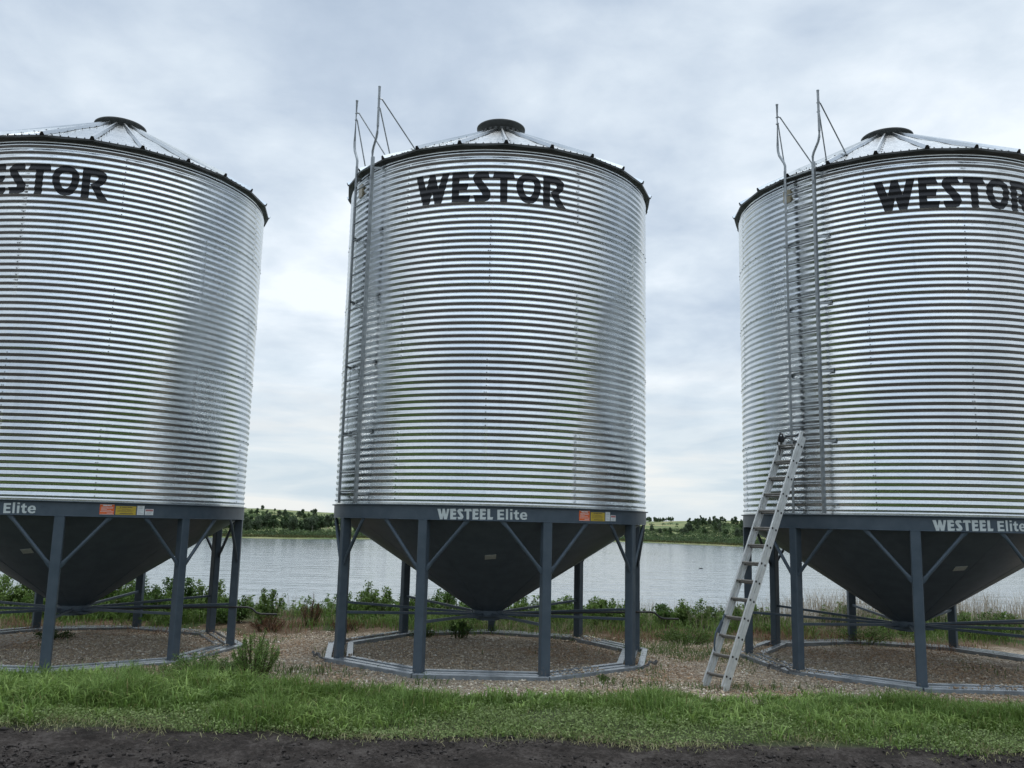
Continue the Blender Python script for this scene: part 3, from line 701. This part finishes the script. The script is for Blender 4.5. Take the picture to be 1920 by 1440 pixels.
def leafquads(c, size, updir, tilt, col, ratio=.5, rnd=None):
    """diamond leaves at points c, roughly facing up / outward"""
    n = len(c); d = RNG.normal(0, 1, (n, 3)); d[:, 2] = np.abs(d[:, 2])*.4+updir; d /= np.linalg.norm(d, axis=1)[:, None]
    q = RNG.normal(0, 1, (n, 3)); u = np.cross(d, q); u /= np.linalg.norm(u, axis=1)[:, None]; v = np.cross(d, u)
    s = size[:, None]
    bend = d*s*.18
    V = np.stack([c-v*s*.5, c+u*s*ratio*.5+bend, c+v*s*.5, c-u*s*ratio*.5+bend], 1).reshape(-1, 3)
    F = np.arange(n*4).reshape(-1, 4)
    return V, F, np.repeat(col, 4, 0)
def colmix(n, a, b, var=.18):
    f = RNG.random(n)[:, None]; c = np.array(a)*(1-f)+np.array(b)*f
    return np.clip(c*(1+RNG.normal(0, var, (n, 1))), .003, 1)

def scatter(n, x0, x1, y0, y1, dens=None):
    x = RNG.uniform(x0, x1, n); y = RNG.uniform(y0, y1, n)
    if dens is not None:
        k = RNG.random(n) < dens(x, y); x, y = x[k], y[k]
    return x, y

# ---- gravel stones on the pad
def stone_dens(x, y):
    edge = 11.9+.45*fbm(x*.7, x*0, 3, 81)*2; back = 17.9+1.3*fbm(x*.5, y*.5, 2, 83)
    d = sst(y, edge-.1, edge+.15)*(1-sst(y, back-.4, back+.5)*.9)
    return d*np.where((np.abs(x) < 8.5) & (y < 18), 1, .25)
sx, sy = scatter(105000, -9.5, 9.5, 11.5, 19.5, stone_dens)
n = len(sx); sr = RNG.lognormal(math.log(.0125), .38, n).clip(.006, .034)
sh = RNG.uniform(.65, 1.25, (n, 3)); sh[:, 2] *= .62
base = np.array([[1, .2, 0], [.3, 1, .1], [-.9, .35, -.1], [-.2, -1, 0], [.55, -.7, .15], [.1, .1, 1], [0, 0, -1]])
fc = np.array([[0, 1, 5], [1, 2, 5], [2, 3, 5], [3, 4, 5], [4, 0, 5], [1, 0, 6], [2, 1, 6], [3, 2, 6], [4, 3, 6], [0, 4, 6]])
yaw = RNG.uniform(0, 6.283, n); P0 = base[None]+RNG.normal(0, .16, (n, 7, 3)); P0 = P0*sh[:, None]
cx, sn = np.cos(yaw)[:, None], np.sin(yaw)[:, None]
P1 = np.stack([P0[..., 0]*cx-P0[..., 1]*sn, P0[..., 0]*sn+P0[..., 1]*cx, P0[..., 2]], -1)*sr[:, None, None]
sz_ = height(sx, sy)+sr*.30
for bx0, by0, bz0, br0 in BINS:                     # some gravel has spilled on to the skid rails
    lx0, ly0 = sx-bx0, sy-by0; rr0 = np.hypot(lx0, ly0); dv = (np.degrees(np.arctan2(lx0, -ly0))-br0+20) % 40-20
    rp = rr0*np.cos(np.radians(dv)); onr = np.zeros(len(sx), bool)
    for rc in (R+.135, R-.045, R-.225): onr |= np.abs(rp-rc*math.cos(rad(20))) < .045
    onr &= fbm(sx*.9+5, sy*.9, 3, 221) > .06
    sz_ = np.where(onr, bz0+.056+sr*.35, sz_)
P1 += np.stack([sx, sy, sz_], 1)[:, None]
pal = np.array([[.50, .41, .305], [.36, .29, .21], [.61, .53, .42], [.43, .335, .23], [.74, .67, .56], [.26, .21, .165], [.51, .39, .255], [.82, .78, .70]])
ci = RNG.choice(8, n, p=[.24, .2, .17, .14, .07, .1, .06, .02])
redp = sst(fbm(sx*.8, sy*.8, 4, 87), .02, .22)[:, None]*.6
sc_ = pal[ci]*(1-redp)+pal[ci]*np.array([.74, .58, .46])*redp
np_tint = np.repeat(sc_, 7, 0)
tag(np_mesh('gravel_stones', P1.reshape(-1, 3), (fc[None]+np.arange(n)[:, None, None]*7).reshape(-1, 3), M['stone'], tint=np_tint), kind='stuff')

# ---- soil clods on the track
dx, dy = scatter(20000, -7, 7, 8.2, 9.95, lambda x, y: np.clip(.25+1.6*fbm(x*1.4, y*3, 3, 91), 0, 1))
n = len(dx); sr = RNG.lognormal(math.log(.009), .55, n).clip(.003, .045); yaw = RNG.uniform(0, 6.283, n)
P0 = (base[None]+RNG.normal(0, .22, (n, 7, 3)))*RNG.uniform(.6, 1.3, (n, 1, 3)); cx, sn = np.cos(yaw)[:, None], np.sin(yaw)[:, None]
P1 = np.stack([P0[..., 0]*cx-P0[..., 1]*sn, P0[..., 0]*sn+P0[..., 1]*cx, P0[..., 2]*.7], -1)*sr[:, None, None]+np.stack([dx, dy, height(dx, dy)+sr*.2], 1)[:, None]
tag(np_mesh('soil_clods', P1.reshape(-1, 3), (fc[None]+np.arange(n)[:, None, None]*7).reshape(-1, 3), M['twig'], tint=np.repeat(colmix(n, (.014, .0115, .0105), (.055, .048, .045)), 7, 0)), kind='stuff')

# ---- grass strip: tall blades at the back, low clover-like growth towards the track
GA, GB_ = (.090, .165, .036), (.190, .285, .080)
def edge_f(x): return 9.74+.42*fbm(x*.6, x*0, 3, 101)+.10*fbm(x*3.1, x*0, 2, 103)
def edge_b(x): return 12.02+.55*fbm(x*.55, x*0, 3, 81)+.45*fbm(x*2.1, x*0, 2, 85)+.55*sst(-x, 2.6, 5.0)-.10*sst(x, 2.5, 5)
def tallness(x, y):
    return sst(y+1.1*fbm(x*.45, y*.5, 3, 107)+.25*sst(-x, -1, 5), 10.1, 11.3)
gx_, gy_ = scatter(210000, -10.5, 10.5, 9.4, 13.4, lambda x, y: np.clip((1-sst(y, edge_b(x)-.5, edge_b(x)+.12))*(y > edge_f(x)+.05)*(.30+.9*tallness(x, y))*(.55+1.2*fbm(x*1.6, y*1.6, 3, 109)), 0, 1)*np.where(np.abs(x) > 7.6, .4, 1))
tl = tallness(gx_, gy_); h = (.05+.125*tl*(1+.5*sst(-gx_, 1.5, 4.5))*(1-.6*sst(gy_, edge_b(gx_)-.5, edge_b(gx_)+.2)*(gx_ > -2.5))*RNG.uniform(.45, 1.25, len(gx_)))*(1+1.5*fbm(gx_*1.1, gy_*1.1, 3, 111)); h = h.clip(.03, .40)
g = sst(fbm(gx_*.9, gy_*1.2, 4, 113), -.25, .3)[:, None]
colr = colmix(len(gx_), GA, GB_)*(1-g*.45)+colmix(len(gx_), (.075, .135, .018), (.15, .22, .045))*g*.45
dry = (RNG.random(len(gx_)) < .035)[:, None]; colr = np.where(dry, colmix(len(gx_), (.20, .19, .075), (.34, .29, .15)), colr)
blades(gx_, gy_, h, RNG.uniform(.006, .014, len(h)), RNG.uniform(.15, 1.1, len(h)), colr, 'grass', M['leaf'])
# coarser tufts with wide arching blades stand out of the sward
tx, ty = scatter(5200, -10.5, 10.5, 9.9, 13.0, lambda x, y: np.clip((1-sst(y, edge_b(x)-.45, edge_b(x)+.1))*tallness(x, y)*(.35+1.8*fbm(x*1.0, y*1.3, 3, 211)+.35*sst(-x, 1.0, 4.5)), 0, 1))
k_ = 15; px_ = (tx[:, None]+RNG.normal(0, .045, (len(tx), k_))).ravel(); py_ = (ty[:, None]+RNG.normal(0, .045, (len(tx), k_))).ravel()
hh = (RNG.uniform(.09, .24, len(tx))*(1+.45*sst(-tx, 1.5, 4.5)))[:, None]*RNG.uniform(.6, 1.15, (len(tx), k_)); tc_ = colmix(len(tx), (.100, .180, .036), (.245, .345, .100), .12)
blades(px_, py_, hh.ravel(), RNG.uniform(.011, .021, px_.size), RNG.uniform(.35, 1.5, px_.size), np.repeat(tc_, k_, 0)*RNG.uniform(.85, 1.15, (px_.size, 1)), 'coarse_grass', M['leaf'])
# broad low leaves
lx, ly = scatter(230000, -10.5, 10.5, 9.3, 12.9, lambda x, y: np.clip((y > edge_f(x))*(1-sst(y, edge_b(x)-.9, edge_b(x)))*(1.1-.75*tallness(x, y))*sst(y, edge_f(x)-.12, edge_f(x)+.10)*(.75+1.0*fbm(x*2.4, y*2.4, 3, 117)), 0, 1)*np.where(np.abs(x) > 7.6, .4, 1))
lz = height(lx, ly)+RNG.uniform(.01, .085, len(lx))*(1+.9*fbm(lx*1.8, ly*1.8, 2, 119))
V, F, T = leafquads(np.stack([lx, ly, lz], 1), RNG.uniform(.018, .042, len(lx)), 1.1, 0, colmix(len(lx), (.135, .195, .065), (.225, .295, .115)), .55)
tag(np_mesh('low_ground_cover', V, F, M['leaf'], tint=T), kind='stuff')
# pale torn grass along the track edge
ex, ey = scatter(26000, -10, 10, 9.35, 10.5, lambda x, y: np.exp(-((y-edge_f(x)-.12)/.22)**2)*np.clip(.5+1.6*fbm(x*1.5, y*1.5, 3, 121), 0, 1))
blades(ex, ey, RNG.uniform(.03, .12, len(ex)), RNG.uniform(.004, .009, len(ex)), RNG.uniform(.7, 1.9, len(ex)), colmix(len(ex), (.18, .20, .085), (.34, .32, .19)), 'torn_grass', M['leaf'])
# thin weeds on the gravel
def weed_d(x, y):
    d = np.clip(2.6*fbm(x*.9, y*.9, 3, 131)-.25, 0, 1)*.5
    d = d+1.3*np.exp(-((x+4.3)/.9)**2-((y-13.35)/.45)**2)+1.0*np.exp(-((x+3.0)/.7)**2-((y-13.3)/.25)**2)
    d = d+.9*np.exp(-((x-3.3)/1.2)**2-((y-12.8)/.22)**2)+.8*np.exp(-((x-1.6)/.5)**2-((y-13.0)/.15)**2)+.9*np.exp(-((x-2.9)/.8)**2-((y-16.6)/.8)**2)
    ring = np.min([np.hypot(x-b[0], y-b[1]) for b in BINS], axis=0)
    d = d*np.where((ring < 2.3), .12, 1)
    return np.clip(d, 0, 1)*sst(y, 12.3, 12.7)
wx_, wy_ = scatter(60000, -9, 9, 12.3, 18.5, weed_d)
wh = RNG.uniform(.04, .16, len(wx_))*(1+.9*np.exp(-((wx_+4.3)/1.0)**2-((wy_-13.3)/.5)**2))
blades(wx_, wy_, wh, RNG.uniform(.006, .014, len(wx_)), RNG.uniform(.3, 1.4, len(wx_)), colmix(len(wx_), (.05, .10, .02), (.12, .17, .05)), 'gravel_weeds', M['leaf'])
# matted dead grass and green growth at the back of the pad
bx_, by_ = scatter(70000, -13, 13, 17.0, 22.5, lambda x, y: sst(y+1.4*fbm(x*.6, y*.6, 3, 141), 17.3, 18.3)*np.clip(.35+1.6*fbm(x*.7, y*.9, 3, 143), 0, 1))
tw = sst(fbm(bx_*.35, by_*.35, 2, 147), -.1, .15)[:, None]
cb_ = colmix(len(bx_), (.12, .060, .034), (.22, .125, .07))*(1-tw)+colmix(len(bx_), (.20, .165, .10), (.36, .31, .21))*tw
blades(bx_, by_, RNG.uniform(.05, .26, len(bx_)), RNG.uniform(.005, .010, len(bx_)), RNG.uniform(.4, 1.8, len(bx_)), cb_, 'dead_grass', M['leaf'])
qx, qy = scatter(120000, -13, 13, 17.2, 24, lambda x, y: sst(y+1.0*fbm(x*.6, y*.6, 3, 151), 17.7, 19.2)*np.clip(.50+1.9*fbm(x*.55, y*.8, 3, 153), 0, 1))
blades(qx, qy, RNG.uniform(.08, .34, len(qx)), RNG.uniform(.007, .017, len(qx)), RNG.uniform(.2, 1.2, len(qx)), colmix(len(qx), (.075, .15, .03), (.16, .23, .06)), 'bank_grass', M['leaf'])
# leafy weeds filling the bank between the shrubs
cx_, cy_ = scatter(5200, -13, 13, 18.3, 21.6, lambda x, y: sst(y+.9*fbm(x*.7, y*.7, 3, 201), 18.6, 19.3)*np.clip(.50+1.9*fbm(x*.6, y*.6, 3, 203)-.35*sst(x, 4.5, 7)+.25*sst(-x, 3.5, 5), 0, 1))
hh = RNG.uniform(.14, .46, len(cx_))*(1+.8*fbm(cx_*.8, cy_*.8, 2, 205)); k_ = 34; f = np.sqrt(RNG.random((len(cx_), k_)))
a_ = RNG.uniform(0, 6.283, (len(cx_), k_)); r_ = RNG.random((len(cx_), k_))*(.05+.13*(1-f)); ln = RNG.normal(0, .10, (len(cx_), 2))
C_ = np.stack([cx_[:, None]+np.cos(a_)*r_+ln[:, :1]*f, cy_[:, None]+np.sin(a_)*r_+ln[:, 1:]*f, height(cx_, cy_)[:, None]+hh[:, None]*f], -1).reshape(-1, 3)
cs = colmix(len(cx_), (.065, .125, .028), (.165, .255, .068), .2); cc = np.clip(cs[:, None]*(1+RNG.normal(0, .15, (len(cx_), k_, 1))), .005, 1).reshape(-1, 3)
V, F, T = leafquads(C_, RNG.uniform(.04, .085, len(C_)), .5, 0, cc, .42)
tag(np_mesh('bank_weeds', V, F, M['leaf'], tint=T), kind='stuff')
# pale dry stalks standing on the bank, thickest at the right
rx, ry = scatter(23000, -12, 14, 19.0, 22.5, lambda x, y: np.clip((.06+.95*sst(x, 3.5, 6.5)+.5*np.exp(-((x-3.6)/1.0)**2)+.35*np.exp(-((x+5.2)/.5)**2)+.22*np.exp(-((x+2.0)/.9)**2)), 0, 1)*np.clip(.55+1.3*fbm(x*1.1, y*1.1, 3, 161), 0, 1))
blades(rx, ry, RNG.uniform(.35, 1.0, len(rx))*(.72+.45*sst(rx, 5, 8)), RNG.uniform(.004, .009, len(rx)), RNG.uniform(.1, .7, len(rx)), colmix(len(rx), (.22, .185, .13), (.42, .36, .28)), 'dry_stalks', M['leaf'])

# ---- shrubs and weeds one can tell apart
def shrub(name, x, y, hgt, wid, nst, nlf, lsize, ca, cb2, label, cat, group=None, up=.5, ratio=.5, spire=.35):
    z = float(height(np.array(x), np.array(y)))
    root = empty(name, (x, y, z), label, cat, group)
    mb = MB(); C_ = []; Sz = []
    for k in range(nst):
        a = random.uniform(0, 6.283); rr = wid*.5*math.sqrt(random.random()); tx, ty = rr*math.cos(a), rr*math.sin(a)
        th = hgt*(1-.55*(rr/(wid*.5))**2)*random.uniform(.72, 1.04)
        b = Vector((tx*.45, ty*.45, -.02)); t_ = Vector((tx, ty, th)); md = b.lerp(t_, .5)+Vector((random.uniform(-.04, .04), random.uniform(-.04, .04), .03))
        mb.tube([b, md, t_], [.008, .006, .003], 5)
        m_ = int(nlf/nst)
        f = np.sqrt(RNG.random(m_))*.97+.03
        p = np.array(b)*((1-f)**2)[:, None]+np.array(md)*(2*f*(1-f))[:, None]+np.array(t_)*(f**2)[:, None]
        sprd = wid*(.05+.20*(1-f)**spire)*np.minimum(1, 7/nst+.35)
        ang = RNG.uniform(0, 6.283, m_); p[:, 0] += np.cos(ang)*sprd*RNG.random(m_); p[:, 1] += np.sin(ang)*sprd*RNG.random(m_); p[:, 2] += RNG.normal(0, .02, m_)
        C_.append(p); Sz.append(lsize*RNG.uniform(.55, 1.15, m_)*(1.1-.35*f))
    C_ = np.concatenate(C_); Sz = np.concatenate(Sz)
    V, F, T = leafquads(C_, Sz, up, 0, colmix(len(C_), ca, cb2, .2), ratio)
    np_mesh('foliage', V, F, M['leaf'], root, T)
    me = mb.build('stems', M['twig'], root)
    at = me.data.color_attributes.new('tint', 'FLOAT_COLOR', 'POINT')
    at.data.foreach_set('color', np.tile([.075, .055, .032, 1], len(me.data.vertices)).astype(np.float32))
    return root
def gx_at(px, y): return y*(px-951)/1655.0
DG, LG = ((.055, .115, .026), (.120, .205, .052)), ((.095, .165, .038), (.185, .27, .080))
BACK = [  # px, distance, height, width, label
 (8, 19.6, 1.15, 1.3, 'bushy green shrub at the left edge, behind the left bin'),
 (75, 20.2, .90, 1.2, 'green shrub behind the left bin, just right of the one at the frame edge'),
 (140, 19.4, .62, 1.2, 'low dark shrub under the tip of the left bin cone'),
 (185, 19.8, .80, 1.2, 'leafy shrub behind the left bin, right of the cone tip'),
 (240, 20.2, 1.02, 1.2, 'shrub just left of the rear leg behind the left bin'),
 (290, 19.6, .92, 1.1, 'shrub between the rear leg and the front leg of the left bin'),
 (345, 20.0, 1.10, .9, 'tall twiggy shrub behind the second front leg of the left bin'),
 (405, 19.8, .90, 1.0, 'shrub behind the right-hand legs of the left bin'),
 (455, 19.3, .62, .8, 'small shrub just right of the left bin'),
 (520, 18.9, .80, .62, 'upright bright shrub standing alone between the left and middle bins'),
 (655, 19.6, .60, .55, 'small leafy shrub just left of the middle bin'),
 (690, 19.9, .82, .8, 'tall spiky-leaved shrub by the left leg of the middle bin'),
 (728, 19.8, .76, .7, 'leafy shrub left of the rear leg of the middle bin'),
 (775, 20.1, .60, .8, 'shrub behind the left front leg of the middle bin'),
 (835, 20.3, .74, .9, 'dark leafy shrub left of the middle bin cone tip'),
 (885, 19.5, .42, .9, 'low shrub under the middle bin cone tip'),
 (960, 19.6, .45, 1.1, 'low shrub right of the middle bin cone tip'),
 (1060, 20.0, .58, 1.1, 'shrub between the two right legs of the middle bin'),
 (1120, 19.8, .66, 1.0, 'shrub behind the right front leg of the middle bin'),
 (1165, 19.6, .62, .9, 'shrub left of the right-hand legs of the middle bin'),
 (1228, 19.7, .56, .9, 'low green shrub just right of the middle bin'),
 (1292, 19.8, .66, .8, 'green shrub left of the leaning ladder'),
 (1395, 19.9, .50, .9, 'green shrub between the leaning ladder and the right bin'),
 (1560, 20.0, .55, 1.1, 'low green shrub left of the right bin cone'),
]
for px, y, hg, wd, lab in BACK:
    ca, cb2 = (LG if random.random() < .55 else DG)
    shrub('shrub', gx_at(px, y), y, hg, wd, max(7, int(wd*13)), int(2300*wd*max(hg, .5)), .085, ca, cb2, lab, 'shrub', 'shrubs along the lake bank', .45, .48)
shrub('weed_clump', -3.50, 12.90, .70, .74, 44, 3600, .075, (.105, .190, .045), (.215, .320, .095), 'tall feathery weed clump on the gravel right of the left bin', 'weed', None, .45, .16, .9)
shrub('weed_clump', -4.45, 13.30, .34, 1.2, 36, 2400, .06, (.080, .155, .035), (.165, .255, .075), 'low weed clump in front of the second front leg of the left bin', 'weed', None, .3, .22, .6)
shrub('weed_clump', gx_at(868, 17.6), 17.6, .40, .5, 12, 800, .06, (.035, .080, .016), (.080, .140, .035), 'weed growing over the rear skid of the middle bin', 'weed', None, .4, .4)
shrub('weed_clump', gx_at(800, 17.7), 17.7, .22, .5, 12, 500, .05, (.035, .080, .016), (.080, .140, .035), 'low weed beside the left front leg of the middle bin, at the rear skid', 'weed', None, .4, .4)
shrub('weed_clump', gx_at(132, 16.7), 16.7, .16, .75, 16, 800, .05, (.028, .060, .014), (.060, .105, .028), 'flat dark weed patch inside the skid ring of the left bin', 'weed', None, .5, .45)
shrub('weed_clump', gx_at(1275, 17.6), 17.6, .34, 1.2, 26, 2200, .055, (.055, .11, .02), (.11, .18, .045), 'bright green weed clump left of the leaning ladder', 'weed', None, .4, .3)
shrub('weed_clump', gx_at(1600, 18.3), 18.3, .36, 1.5, 26, 2000, .055, (.055, .11, .02), (.11, .18, .045), 'wide green weed clump behind the right bin', 'weed', None, .4, .3)
shrub('weed_clump', gx_at(1135, 13.35), 13.35, .10, .3, 8, 220, .04, (.05, .10, .02), (.11, .16, .05), 'tiny weed on the gravel by the right chain of the middle bin', 'weed', None, .5, .4)
# rust-brown dead weeds by the bank
for px, y, hg, wd, lab in ((595, 18.9, .62, .55, 'rust-brown dead weed stalks left of the middle bin'), (520, 18.3, .30, .9, 'rust-brown dead weed tangle below the lone bright shrub'), (660, 18.2, .25, .7, 'brown dead weed tangle behind the left leg of the middle bin')):
    shrub('dead_weed', gx_at(px, y), y, hg, wd, 34, 1100, .06, (.10, .045, .024), (.21, .11, .065), lab, 'dead weed', None, .1, .14, .8)

# ---- far shore: trees one can tell apart, and the scrub that reads as one mass
def tree_mesh(hgt, wid, seed, col):
    r = np.random.default_rng(seed); C_ = []
    for k in range(11):
        f = r.uniform(.28, .95); a = r.uniform(0, 6.283); q = wid*.36*math.sqrt(r.random())*(1.15-.7*abs(f-.5)*1.6)
        c = np.array([q*math.cos(a), q*math.sin(a), hgt*f]); s = wid*r.uniform(.16, .27)
        d = r.normal(0, 1, (95, 3)); d /= np.linalg.norm(d, axis=1)[:, None]; C_.append(c+d*s*r.random((95, 1))**.4*np.array([1, 1, 1.15]))
    C_ = np.concatenate(C_); C_ = C_[C_[:, 2] > hgt*.12]
    f = r.random(len(C_))[:, None]; cc = np.array(col[0])*(1-f)+np.array(col[1])*f
    return C_, cc
TREECOL = [((.040, .074, .035), (.078, .120, .055)), ((.052, .092, .040), (.10, .15, .064)), ((.066, .098, .058), (.112, .145, .086))]
PROT = []
for i in range(6):
    hgt, wid = [(7.0, 4.6), (8.2, 4.0), (6.0, 5.2), (7.4, 3.4), (5.2, 4.6), (8.6, 5.0)][i]
    C_, cc = tree_mesh(hgt, wid, 300+i, TREECOL[i % 3])
    V, F, T = leafquads(C_, RNG.uniform(.45, .85, len(C_)), .3, 0, cc, .75)
    rt = empty('far_tree', (0, 0, 0)); np_mesh('crown', V, F, M['leaf'], rt, T)
    mb = MB(); mb.tube([(0, 0, -.4), (.08, 0, hgt*.4), (.0, .1, hgt*.85)], [.16, .12, .04], 6)
    for k in range(4): a = k*1.7; mb.tube([(.05, 0, hgt*(.3+.1*k)), (wid*.3*math.cos(a), wid*.3*math.sin(a), hgt*(.48+.1*k))], [.06, .025], 5)
    tr = mb.build('trunk', M['twig'], rt); at = tr.data.color_attributes.new('tint', 'FLOAT_COLOR', 'POINT')
    at.data.foreach_set('color', np.tile([.30, .29, .25, 1] if i % 2 else [.12, .11, .09, 1], len(tr.data.vertices)).astype(np.float32))
    PROT.append([rt, 0])
def far_tree(u, s, sc, pi, label, group):
    y = float(shore_y(np.array(u)))+s; x = u*y
    rt, used = PROT[pi]; o = rt if not used else copy_tree(rt); PROT[pi][1] = 1
    o.location = (x, y, float(height(np.array(x), np.array(y)))-.2); o.rotation_euler.z = random.uniform(0, 6.28); o.scale = (sc*random.uniform(.9, 1.15), sc*random.uniform(.9, 1.15), sc)
    tag(o, label, 'tree', group)
def scat_u(n, u0, u1): return sorted(random.uniform(u0, u1) for _ in range(n))
for u in scat_u(90, -.335, -.165): far_tree(u, random.uniform(48, 80)+10*math.sin(u*90), random.uniform(.62, 1.08), random.randrange(6), 'dark bushy tree on the far shore between the left and middle bins', 'trees on the far left shore')
for u in scat_u(30, -.335, -.165): far_tree(u, random.uniform(110, 230), random.uniform(.5, .85), random.randrange(6), 'tree higher on the far slope between the left and middle bins', 'trees on the far left slope')
for u, s, sc, pi, lab in ((-.276, 330, 1.05, 2, 'lone dark tree on the far skyline just right of the left bin'), (-.262, 335, .7, 4, 'small tree on the far skyline, second from the left bin'), (-.221, 345, .7, 4, 'small tree on the far skyline midway between the left and middle bins')):
    far_tree(u, s, sc*.6, pi, lab, None)
for u in scat_u(46, .20, .30): far_tree(u, random.uniform(60, 215), random.uniform(.6, 1.05), random.randrange(6), 'tree in the dark grove on the far hill left of the right bin', 'trees of the far right grove')
for u in scat_u(26, .205, .30): far_tree(u, random.uniform(200, 270), random.uniform(.6, .9), random.randrange(6), 'tree along the top of the far grove left of the right bin', 'trees on top of the far right grove')
for u in scat_u(26, .125, .21): far_tree(u, random.uniform(60, 150), random.uniform(.4, .75), random.randrange(6), 'tree on the far slope just right of the middle bin', 'trees on the far right slope')
for u in scat_u(42, .128, .186): far_tree(u, random.uniform(340, 420), random.uniform(.4, .72), random.randrange(6), 'tree in the skyline row just right of the middle bin', 'trees on the far right skyline')
for u in scat_u(40, -.62, -.345): far_tree(u, random.uniform(40, 240), random.uniform(.6, 1.0), random.randrange(6), 'tree on the far shore behind the left bin', 'trees on the far shore behind the left bin')
for u in scat_u(30, -.16, .12): far_tree(u, random.uniform(40, 240), random.uniform(.6, 1.0), random.randrange(6), 'tree on the far shore behind the middle bin', 'trees on the far shore behind the middle bin')
for u in scat_u(30, .31, .62): far_tree(u, random.uniform(40, 240), random.uniform(.6, 1.0), random.randrange(6), 'tree on the far shore behind the right bin', 'trees on the far shore behind the right bin')
# scrub
N = 14000; u = RNG.uniform(-.7, .7, N); s = np.concatenate([RNG.uniform(6, 42, N//3), RNG.uniform(20, 260, N-N//3)])
y = shore_y(u)+s; x = u*y
dn = np.where(u < 0, np.clip(.75+1.6*fbm(x*.022, y*.022, 3, 171), 0, 1)*np.where(s > 160, .40, 1), np.clip(.85+1.2*fbm(x*.02, y*.02, 3, 173), 0, 1)*np.where((u < .205) & (s > 165), .08, 1))
k = RNG.random(N) < dn; x, y, u, s = x[k], y[k], u[k], s[k]; z = height(x, y); N = len(x)
sz = RNG.uniform(.9, 2.3, N)*np.where(s < 42, .75, 1)*np.where((u > .205), 1.25, 1); m_ = 34
d = RNG.normal(0, 1, (N, m_, 3)); d /= np.linalg.norm(d, axis=2)[..., None]; d[..., 2] = np.abs(d[..., 2])
C_ = np.stack([x, y, z], 1)[:, None]+d*sz[:, None, None]*np.array([1.25, 1.25, .95])*RNG.uniform(.6, 1, (N, m_, 1))
cs = colmix(N, (.048, .084, .036), (.105, .148, .062), .2); cc = np.clip(cs[:, None]*(1+RNG.normal(0, .2, (N, m_, 1))), .005, 1).reshape(-1, 3)
V, F, T = leafquads(C_.reshape(-1, 3), RNG.uniform(.45, .95, N*m_), .3, 0, cc, .8)
tag(np_mesh('far_scrub', V, F, M['leaf'], tint=T), kind='stuff')
# reeds along the far waterline
N = 26000; u = RNG.uniform(-.65, .65, N); s = RNG.uniform(.5, 9, N); y = shore_y(u)+s-6*fbm(u*shore_y(u)*.02, u*0, 3, 41)*0; x = u*y
z = height(x, y); k = z > WATER_Z-.4
blades(x[k], y[k], RNG.uniform(.5, 1.3, k.sum()), RNG.uniform(.15, .3, k.sum()), RNG.uniform(.1, .6, k.sum()), colmix(k.sum(), (.055, .065, .022), (.115, .115, .048)), 'far_reeds', M['leaf'], z0=z[k])

# ---- small dark bird far out on the water
def bird():
    y = 205.0; x = .2145*y
    root = None; bm = bmesh.new()
    prof = [(-.75, .02, .10), (-.55, .16, .18), (-.2, .26, .24), (.2, .24, .22), (.45, .13, .20), (.55, .10, .38), (.62, .11, .52), (.74, .08, .52), (.95, .02, .49)]
    mb = MB(); mb.tube([(p, 0, q) for p, r, q in prof], [r for p, r, q in prof], 10, True)
    o = mb.build('water_bird', M['dark'], smooth=60); o.scale = (.75, .6, .5); o.location = (x, y, WATER_Z-.05); o.rotation_euler.z = rad(200)
    tag(o, 'tiny dark bird floating far out on the lake, left of the leaning ladder', 'bird')
bird()
